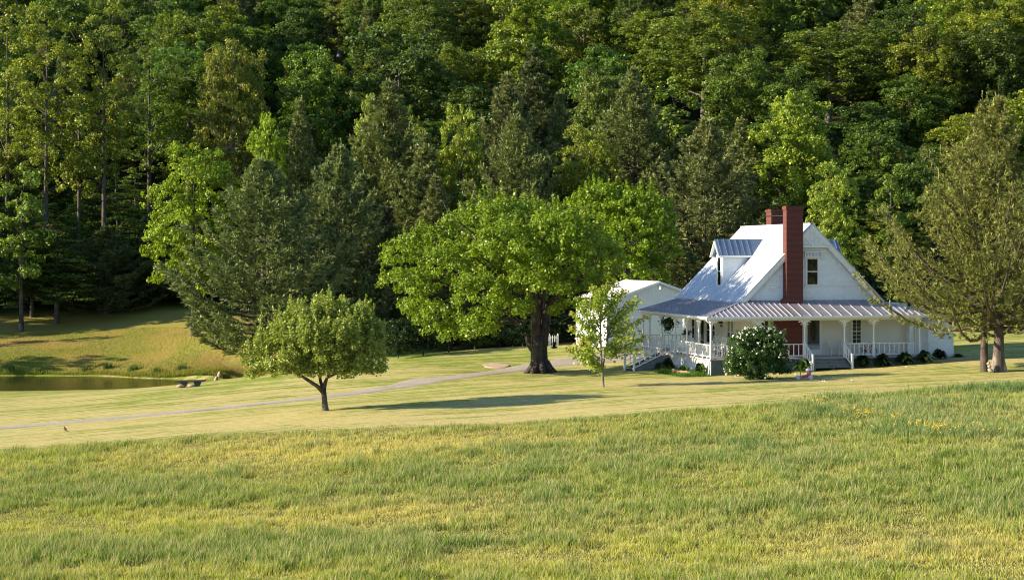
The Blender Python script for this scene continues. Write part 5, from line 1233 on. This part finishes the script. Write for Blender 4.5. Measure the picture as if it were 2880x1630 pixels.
# ---------------------------------------------------------------- planting round the porch
rng = np.random.default_rng(120); rr = random.Random(12)
bX = px2x(2140, 97.5); bz = gz(bX, 97.5); bush = empty('flowering_bush', (bX, 97.5, bz)); tag(bush, 'round bush covered with white blossom in front of the porch', 'bush'); s = 97.5/F
BL_ = [(2085,985,42,50,0,1.1),(2130,965,45,48,.2,1.2),(2170,975,42,48,.1,1.2),(2190,1010,32,40,0,.9),(2070,1025,38,30,-.2,.9),(2120,1025,55,45,-.7,.7),(2160,1030,48,38,-.5,.8),(2130,1060,45,16,0,.7),(2172,940,14,22,.1,.3),(2060,1040,24,15,0,.5),(2140,1000,60,60,.6,.9),(2195,1040,26,22,0,.6),(2105,940,22,20,0,.5)]
lob = px_lobes(BL_, 2140, 97.5, bz)
cm, C = crown_mesh('bush_crown', lob, rng, 170, .075, .20, False, 60, 2.0, 1.4, .4, .3)
link('foliage', cm, M['shrub'], bush).color = (1.15, 1.2, 1.1, 1)
d = rng.normal(size=(3000, 3)); d /= np.linalg.norm(d, axis=1, keepdims=True); d[:, 1] = -np.abs(d[:, 1])*.9; li = rng.integers(0, len(lob), 3000); LB = np.array(lob)
P = LB[li, :3] + d*LB[li, 3:]*rng.uniform(.98, 1.12, (3000, 1)); ins = np.zeros(3000, bool)
for l_ in LB: ins |= (((P - l_[:3])/l_[3:])**2).sum(1) < .93
P = P[~ins]; P = P[rng.random(len(P)) < np.clip(.05 + .20*(P[:, 2]/2.9)**2, .04, .28)]
PP = np.repeat(P, 7, axis=0) + rng.normal(size=(len(P)*7,3))*.032
link('blossom', quads_mesh('blossom', leaf_quads(PP, rng.normal(size=PP.shape) + [-.3,-.6,.3], .07, rng, 1.0), np.full(len(PP), .5)), M['flower'], bush)
m = MB()
for k in range(14): a = k*.45; m.tube([(0,0,-.1), (.12*math.cos(a),.12*math.sin(a),.4), (.7*math.cos(a),.5*math.sin(a),1.4), (.9*math.cos(a),.6*math.sin(a),2.1)], [.03,.025,.015,.006], 5)
m.build('stems', M['bark_dark'], bush)
def hosta_mesh(nm, seed, n=70, L=.5, wd=.2, hgt=.5):
    g = np.random.default_rng(seed); V = []; A = []
    for i in range(n):
        a = g.uniform(0, 6.28); el = g.uniform(.25, 1.35); l = L*g.uniform(.6, 1.1); w_ = wd*g.uniform(.7, 1.1); d = np.array([math.cos(a)*math.cos(el), math.sin(a)*math.cos(el), math.sin(el)]); sd_ = np.array([-math.sin(a), math.cos(a), 0])
        p0 = d*.08; p1 = d*l*.55 + [0,0,.06]; p2 = d*l*.55 + np.array([d[0], d[1], 0])*l*.5 - [0,0,.12*l]
        V += [p0, p1 + sd_*w_*.5 , p2, p1 - sd_*w_*.5]; A.append(g.uniform(.1, .8))
    return quads_mesh(nm, np.array(V)*[1,1,hgt/.5], np.array(A))
HM = [hosta_mesh('hosta_leaves', i, 110, .62, .2) for i in range(3)]
for m_ in HM: m_.materials.append(M['shrub'])
def plant(name, u, v, sc, tint, label, cat, group=None, k=0, hz=1):
    p = to_world(u, v); o = link(name, HM[k % 3]); o.location = (p.x, p.y, gz(p.x, p.y)); o.scale = (sc, sc, sc*hz); o.rotation_euler = (0,0,u); o.color = (*tint, 1); return tag(o, label, cat, group)
for i, (u, nm) in enumerate(((9.9,'first'),(11.3,'second'),(12.8,'third'),(14.2,'fourth'))):
    plant('leafy_plant', u, -.75, 1.35, (.55,.7,.6), f'dark leafy clump below the porch railing, {nm} one right of the front steps', 'plant', 'dark leafy clumps below the porch', i, 1.5)
plant('leafy_plant', 16.3, 1.2, 1.2, (.5,.6,.6), 'dark shrub in front of the wing at the right end of the house', 'plant', None, 1, 1.4)
plant('leafy_plant', 17.9, 1.6, .8, (.5,.6,.6), 'low dark plant at the far right corner of the house', 'plant', None, 2, .8)
plant('leafy_plant', 5.6, -1.1, 1.25, (1.6,1.7,1.0), 'bright green broad leaved plant between the blossom bush and the front steps', 'plant', None, 0, 1.5)
plant('leafy_plant', 1.35, -.75, 1.3, (1.6,1.8,1.1), 'bright green leafy plant at the left foot of the blossom bush', 'plant', None, 1, 1.3)
plant('leafy_plant', -.5, .6, 1.0, (1.9,1.7,1.0), 'pale straggly plant beside the downspout at the porch corner', 'plant', None, 2, 2.1)
plant('leafy_plant', -.9, 2.4, 1.1, (1.2,1.5,.8), 'low plant growing behind the terracotta bed edging', 'plant', None, 0, 1.2)
plant('leafy_plant', -1.1, 5.0, 1.3, (1.3,1.1,.9), 'dark twiggy shrub between the side steps and the flower bed', 'plant', None, 1, 1.7)
plant('leafy_plant', -1.2, 6.4, 1.0, (1.2,1.1,.9), 'small dark shrub under the side stair rail', 'plant', None, 2, 1.4)
# terracotta bed edging
pts = [to_world(-.9-.5*math.sin(q/9*3.14), 1.2+q*.34) for q in range(10)]
m = MB(); m.tube([(p.x, p.y, gz(p.x, p.y)+.14) for p in pts], [.05]+[.13]*8+[.05], 8); tag(m.build('bed_edging', M['terracotta']), 'curved terracotta edging of the flower bed at the porch corner', 'edging')
gr_n = 2600; P = []
for i in range(gr_n):
    q = rr.random(); u = -2.1 + 2.0*rr.random(); v = -.4 + 5.2*q; p = to_world(u, v); P.append((p.x, p.y))
P = np.array(P); Z = ground(P[:, 0], P[:, 1])
def blades(xy, z, h, wd, rng, lean=.35):
    N = len(xy); a = rng.uniform(0, 6.283, N); c = np.stack([np.cos(a), np.sin(a), 0*a], 1)*(wd[:, None]*.5)
    ld = rng.normal(size=(N, 2))*lean*.5 + [lean*.12, lean*.02]; b = np.stack([xy[:, 0], xy[:, 1], z - .03], 1)
    mid = b + np.stack([ld[:, 0]*h*.3, ld[:, 1]*h*.3, h*.55], 1); tip = b + np.stack([ld[:, 0]*h, ld[:, 1]*h, h], 1)
    return np.stack([b - c, b + c, mid + c*.8, mid - c*.8, tip], 1).reshape(-1, 3)
def blade_mesh(name, xy, z, h, wd, rng, col, colt, lean=.35):
    V = blades(xy, z, h, wd, rng, lean); N = len(xy); i = np.arange(N)*5
    q = np.stack([i, i+1, i+2, i+3], 1); t = np.stack([i+3, i+2, i+4], 1)
    mid = col*.6 + colt*.4; C = np.stack([col, col, mid, mid, colt], 1).reshape(-1, 3)
    return np_mesh(name, V, [q, t], {'tone': C})
def grass_mat():
    m, n, l = new_mat('grass_blades'); at = n.new('ShaderNodeAttribute'); at.attribute_name = 'tone'
    b = n.new('ShaderNodeBsdfPrincipled'); l.new(at.outputs['Color'], b.inputs['Base Color']); b.inputs['Roughness'].default_value = .6; b.inputs['Specular IOR Level'].default_value = .2
    t = n.new('ShaderNodeBsdfTranslucent'); l.new(mixc(n, l, 1, at.outputs['Color'], (1.3, 1.25, .7), 'MULTIPLY'), t.inputs[0])
    mx = n.new('ShaderNodeMixShader'); mx.inputs[0].default_value = .35; l.new(b.outputs[0], mx.inputs[1]); l.new(t.outputs[0], mx.inputs[2])
    o = n.new('ShaderNodeOutputMaterial'); l.new(mx.outputs[0], o.inputs[0]); return m
M['grass'] = grass_mat()
N = len(P); tag(link('border_grass', blade_mesh('border_grass', P, Z, rng.uniform(.12,.38,N), np.full(N,.02), rng, np.tile([.05,.13,.015],(N,1)), np.tile([.09,.2,.03],(N,1))), M['grass']), 'bright green grass along the flower bed', 'grass', kind='stuff')
# pink ride-on toy
X, Y, z = hit(2262, 1066, 85, 110); tr = empty('ride_on_toy', (X, Y, z), .15); tag(tr, 'pink and lilac ride on toy left on the lawn beside the blossom bush', 'toy')
m = MB(); m.prism([(-.25,-.08,.12),(.20,-.08,.12),(.30,-.08,.30),(.12,-.08,.26),(-.15,-.08,.24)], (0,.16,0)); m.prism([(.08,-.14,.24),(.34,-.14,.20),(.40,-.14,.50),(.26,-.14,.52),(.20,-.14,.30)], (0,.28,0)); m.build('body', M['pink'], tr, .02)
MB().blob((.24,0,.53), (.17,.15,.13), 10, 7).build('seat', M['lilac'], tr)
m = MB(); m.tube([(-.22,0,.2),(-.26,0,.62)], .02, 6); m.tube([(-.27,-.18,.64),(-.25,0,.60),(-.27,.18,.64)], .018, 6); m.build('handlebar', M['black'], tr)
for x, y in ((-.38,0),(.32,-.24),(.32,.24)): MB().tube([(x,y-.05,.12),(x,y+.05,.12)], .13, 14).build('wheel', M['lilac'], tr)
# bench by the pond
X, Y, z = hit(538, 1087, 100, 150); bn = empty('plank_bench', (X, Y, z), .06); tag(bn, 'low dark plank bench resting on stones at the pond edge', 'bench')
s = Y/F; L = 84*s/2
m = MB(); m.prism([(-L,-.22,.46),(L-.1,-.22,.50),(L,-.22,.68),(-L-.06,-.22,.60),(-L-.1,-.22,.53)], (0,.45,0)); bn.scale = (1, 1, .72); m.build('seat', M['bench'], bn, .02)
for x in (-L+.55, L-.6):
    m = MB(); m.prism([(x-.28,-.18,.46),(x+.25,-.18,.47),(x+.14,-.18,.05),(x-.02,-.18,-.1),(x-.12,-.18,.1)], (0,.36,0)); m.build('support', M['bench'], bn, .03)
rr = random.Random(4)
for x, lab in ((-L+.35, 'tan flat stone under the left end of the pond bench'), (L-.95, 'tan stone under the right end of the pond bench')):
    o = MB().blob((0,0,0), (.28,.22,.13), 9, 7, rr, .12).build('bench_stone', M['stone']); o.location = (X+x, Y-.25, z+.08); tag(o, lab, 'stone')
for px, py, r, lab in ((608, 1069, .22, 'low reddish stone at the far pond edge right of the bench'), (617, 1062, .26, 'taller pinkish stone at the far pond edge right of the bench')):
    Yw = (CAMZ - WATER) * F / (1069 - HY) + (1.0 if py < 1065 else 0); x_ = px2x(px, Yw); o = MB().blob((0,0,0), (r*.8, r*.7, r*1.25), 9, 7, rr, .15).build('pond_stone', M['stone']); o.location = (x_, Yw, WATER + (.12 if py > 1065 else .38)); o.rotation_euler = (0,.25,0); tag(o, lab, 'stone')
# robin on the lawn
X, Y, z = hit(184, 1215, 70, 110); rb = MB()
rb.tube([(-.085,0,.075),(-.05,0,.10),(0,0,.135),(.045,0,.175),(.062,0,.21),(.068,0,.235),(.06,0,.26)], [.012,.035,.055,.05,.034,.034,.012], 10)
rb.tube([(-.05,0,.10),(-.11,0,.07),(-.18,0,.045)], [.03,.02,.012], 6); rb.tube([(.085,0,.238),(.125,0,.232)], [.012,.002], 5); rb.tube([(.0,-.02,.10),(.005,-.025,.0),(.03,-.025,.0)], .005, 4); rb.tube([(.0,.02,.10),(.005,.025,.0),(.03,.025,.0)], .005, 4)
o = rb.build('robin', plain('brown_red_plumage', (.16, .055, .025), .8, var=.5, vscale=9)); o.location = (X, Y, z); o.rotation_euler = (0,0,2.6); o.scale = (1.15,1.15,1.15); tag(o, 'small brown bird with reddish breast standing on the lawn at the left', 'bird')
# tufts along the pond bank
rng = np.random.default_rng(130)
for i, (px, py) in enumerate(((40,1045),(130,1046),(255,1047),(310,1050),(395,1050),(470,1052),(535,1050))):
    Yw = 151 + rng.uniform(0, 1.2); x_ = px2x(px, Yw); Yw = float(np.interp(x_, _far[:, 0], _far[:, 1])) + rng.uniform(1.2, 2.4); N = int(rng.uniform(70, 200)); xy = rng.normal(size=(N,2))*[.3,.2]*rng.uniform(.6, 1.2) + [x_, Yw]; zz = ground(xy[:,0], xy[:,1])
    me = blade_mesh('tuft', xy - [x_, Yw], zz - gz(x_, Yw), rng.uniform(.25,.7,N), np.full(N,.03), rng, np.tile([.03,.07,.012],(N,1)), np.tile([.07,.13,.03],(N,1)))
    o = link('grass_tuft', me, M['grass']); o.location = (x_, Yw, gz(x_, Yw)); tag(o, f"{['leftmost','second','third','fourth','fifth','sixth','rightmost'][i]} dark green grass tuft from the left on the far bank of the pond", 'grass tuft', 'grass tufts on the far pond bank')

# ---------------------------------------------------------------- bank grass and meadow
rng = np.random.default_rng(200)
N = 80000; Xb = rng.uniform(-54, -24, N); Yf_ = np.interp(Xb, _far[:, 0], _far[:, 1]); Yb = Yf_ + .1 + 18*rng.random(N)**1.4
k = (ground(Xb, Yb) > WATER + .05); Xb, Yb = Xb[k], Yb[k]; N = len(Xb); nz = vnoise(Xb, Yb, 2.5); dry = np.clip((nz - .45)*4 + rng.normal(size=N)*.3, 0, 1)[:, None] * np.clip((Yb - Yf_[k] - 1.0)/2, 0.35, 1)[:, None]
c0 = (1-dry)*[.19,.24,.03] + dry*[.40,.29,.10]; hh = np.where(Yb < Yf_[k] + 1.3, rng.uniform(.12,.45,N), rng.uniform(.05,.16,N))
tag(link('bank_grass', blade_mesh('bank_grass', np.stack([Xb, Yb], 1), ground(Xb, Yb), hh, np.full(N,.035), rng, c0*.8, c0*1.25), M['grass']), 'dry tawny and green grass on the far bank of the pond', 'grass', kind='stuff')
# tall meadow
def meadow():
    g = np.random.default_rng(300); out = []
    Yc = 37.0
    n_tot = 1300000
    Y = 37 + (95 - 37) * g.random(n_tot)**1.0; X = g.uniform(-1, 1, n_tot) * (.335*Y + 2.5)
    fe = field_edge(X) + (vnoise(X, X*0, 3) - .5)*1.6 + (vnoise(X, X*0+9, .8) - .5)*.8 + g.exponential(.5, len(X))
    k = Y < fe; X, Y = X[k], Y[k]
    big = vnoise(X, Y, 9.0); mid = vnoise(X + 40, Y*1.0, 2.6); sm = vnoise(X, Y, .8); s2 = vnoise(X + 11, Y*.6, .33); bn = vnoise(X*.22 + 7, Y*.9, 4.2)
    # green share: bands across the slope plus clumps
    py = HY + (CAMZ - ground(X, Y)) * F / Y; px = CX + X*F/Y
    def band(c, wd, x0, x1, a): return a*np.exp(-((py - c)/wd)**2) * np.clip((px - x0)/200, 0, 1) * np.clip((x1 - px)/250, 0, 1)
    G = lambda c, s_: np.exp(-((Y - c)/s_)**2); Lf = np.clip((3 - X)/6, 0, 1); Rt = 1 - Lf
    green = .46 + .5*(big - .5) + .5*(mid - .5) + .5*(sm - .5) + .5*(s2 - .5)
    green += (1.0*G(47.3, 2.3) - .42*G(53.0, 2.6) + .30*G(61 + .1*X, 4) - .26*G(70, 3))*Lf + (-.34*G(44.5, 3.2) + .24*G(54, 4.5) + .15*G(66, 5))*Rt
    green += .22*np.clip((X - 12)/10, 0, 1) + .35*np.clip(1 - (field_edge(X) - Y)/2.5, 0, 1)
    green = np.clip((green - .5)*1.5 + .52 + .24*g.normal(size=len(X)), 0, 1)
    dens = np.clip(.55 + .55*mid, 0, 1); k = g.random(len(X)) < dens; X, Y, green, mid, sm, big, s2 = X[k], Y[k], green[k], mid[k], sm[k], big[k], s2[k]
    N = len(X); h = (.12 + .10*green + .13*(mid - .4) + .12*(sm - .5) + .16*(s2 - .5)) * g.uniform(.5, 1.4, N)
    edge = np.clip((field_edge(X) - Y)/2.0 + .35, .22, 1); h = np.clip(h, .07, .7)*edge
    wd = g.uniform(.009, .017, N) * (1 + .5*green)
    gcol = np.array([.16, .25, .032]); bl = np.array([.13, .225, .06]); st = np.array([.62, .53, .17]); yg = np.array([.42, .47, .06])
    q = np.clip(vnoise(X+90, Y, 5), 0, 1)[:, None]; gg = (1-q)*gcol + q*bl; ss = (1-q)*yg*.9 + q*st
    gr_ = green[:, None]; base = gr_*gg + (1-gr_)*ss; base *= g.uniform(.7, 1.25, (N, 1)) * (1.12 - .3*(s2[:, None] - .3)); tip = base*1.25 + (1-gr_)*[.10, .075, .02] + [.01,.012,.0]
    seed = g.random(N) < .20; tip = np.where(seed[:, None], np.array([.62,.52,.30]), tip); h = np.where(seed, h*1.3, h); dead = (g.random(N) < .06)[:, None]; base = np.where(dead, np.array([.5,.4,.22]), base)
    return blade_mesh('meadow', np.stack([X, Y], 1), ground(X, Y), h, wd, g, base*.85, tip, .50)
tag(link('meadow_grass', meadow(), M['grass']), 'tall unmown meadow grass in green and straw patches', 'grass', kind='stuff')
# dark weeds and yellow flowers in the meadow
g = np.random.default_rng(310); FP_ = []; WP = []; FR = .7
for (px, py, sx, n) in ((2285,1143,.35,22),(2362,1168,.3,12),(2425,1186,.2,14),(2462,1184,.55,34),(2488,1194,.35,20),(2590,1222,.6,40),(2628,1226,.3,16),(2665,1230,.25,12),(2702,1230,.55,24),(2360,1188,.4,12)):
    X, Y, z = hit(px, py+6, 45, 100); n = int(n*FR); FP_.append(np.stack([g.normal(X, sx*1.25, n), g.normal(Y, .5, n), z + g.uniform(.42, .66, n)], 1))
P = np.concatenate(FP_); PP = np.repeat(P, 6, axis=0) + g.normal(size=(len(P)*6, 3))*[.04,.04,.025]
tag(link('yellow_wildflowers', quads_mesh('yellow', leaf_quads(PP, g.normal(size=PP.shape) + [0,-.3,.8], .042, g, 1), np.full(len(PP), .5)), M['yellow']), 'patches of yellow wildflowers in the meadow at the right', 'flowers', kind='stuff')
for (px, py, sx, n) in ((2330,1160,1.3,420),(2300,1150,.4,300),(2500,1200,1.2,300),(2545,1212,.9,200),(2680,1215,.8,260),(2140,1255,.9,160),(2090,1240,.6,120),(1960,1236,.8,150),(2350,1110,.8,300),(2840,1085,1.6,1500)):
    X, Y, z = hit(px, py+12, 40, 110); a = np.stack([g.normal(X, sx, n), g.normal(Y, sx*.7, n)], 1); WP.append(a)
W = np.concatenate(WP); N = len(W)
tag(link('meadow_weeds', blade_mesh('weeds', W, ground(W[:,0], W[:,1]), g.uniform(.28,.6,N), g.uniform(.015,.035,N), g, np.tile([.09,.165,.05],(N,1)), np.tile([.16,.26,.08],(N,1)), .6), M['grass']), 'dark bluish green weed clumps in the meadow', 'grass', kind='stuff')
# fallen petals on the lawn
for i, (px, py) in enumerate(((2315,1072),(2321,1072),(2397,1070),(2238,1052),(2304,1058),(2550,1032))):
    X, Y, z = hit(px, py, 80, 115); o = MB().blob((0,0,0), (.07,.05,.03), 6, 4, rr, .2).build('fallen_blossom', M['flower']); o.location = (X, Y, z+.03); tag(o, ['left one of two white blossom heads lying close together on the lawn','right one of two white blossom heads lying close together on the lawn','white blossom head on the lawn in line with the right side of the steps','white blossom head on the lawn just left of the ride on toy','white blossom head lying in the shadow behind the close pair','white speck of blossom on the lawn in front of the lattice wing'][i], 'blossom', 'fallen blossom heads on the lawn')
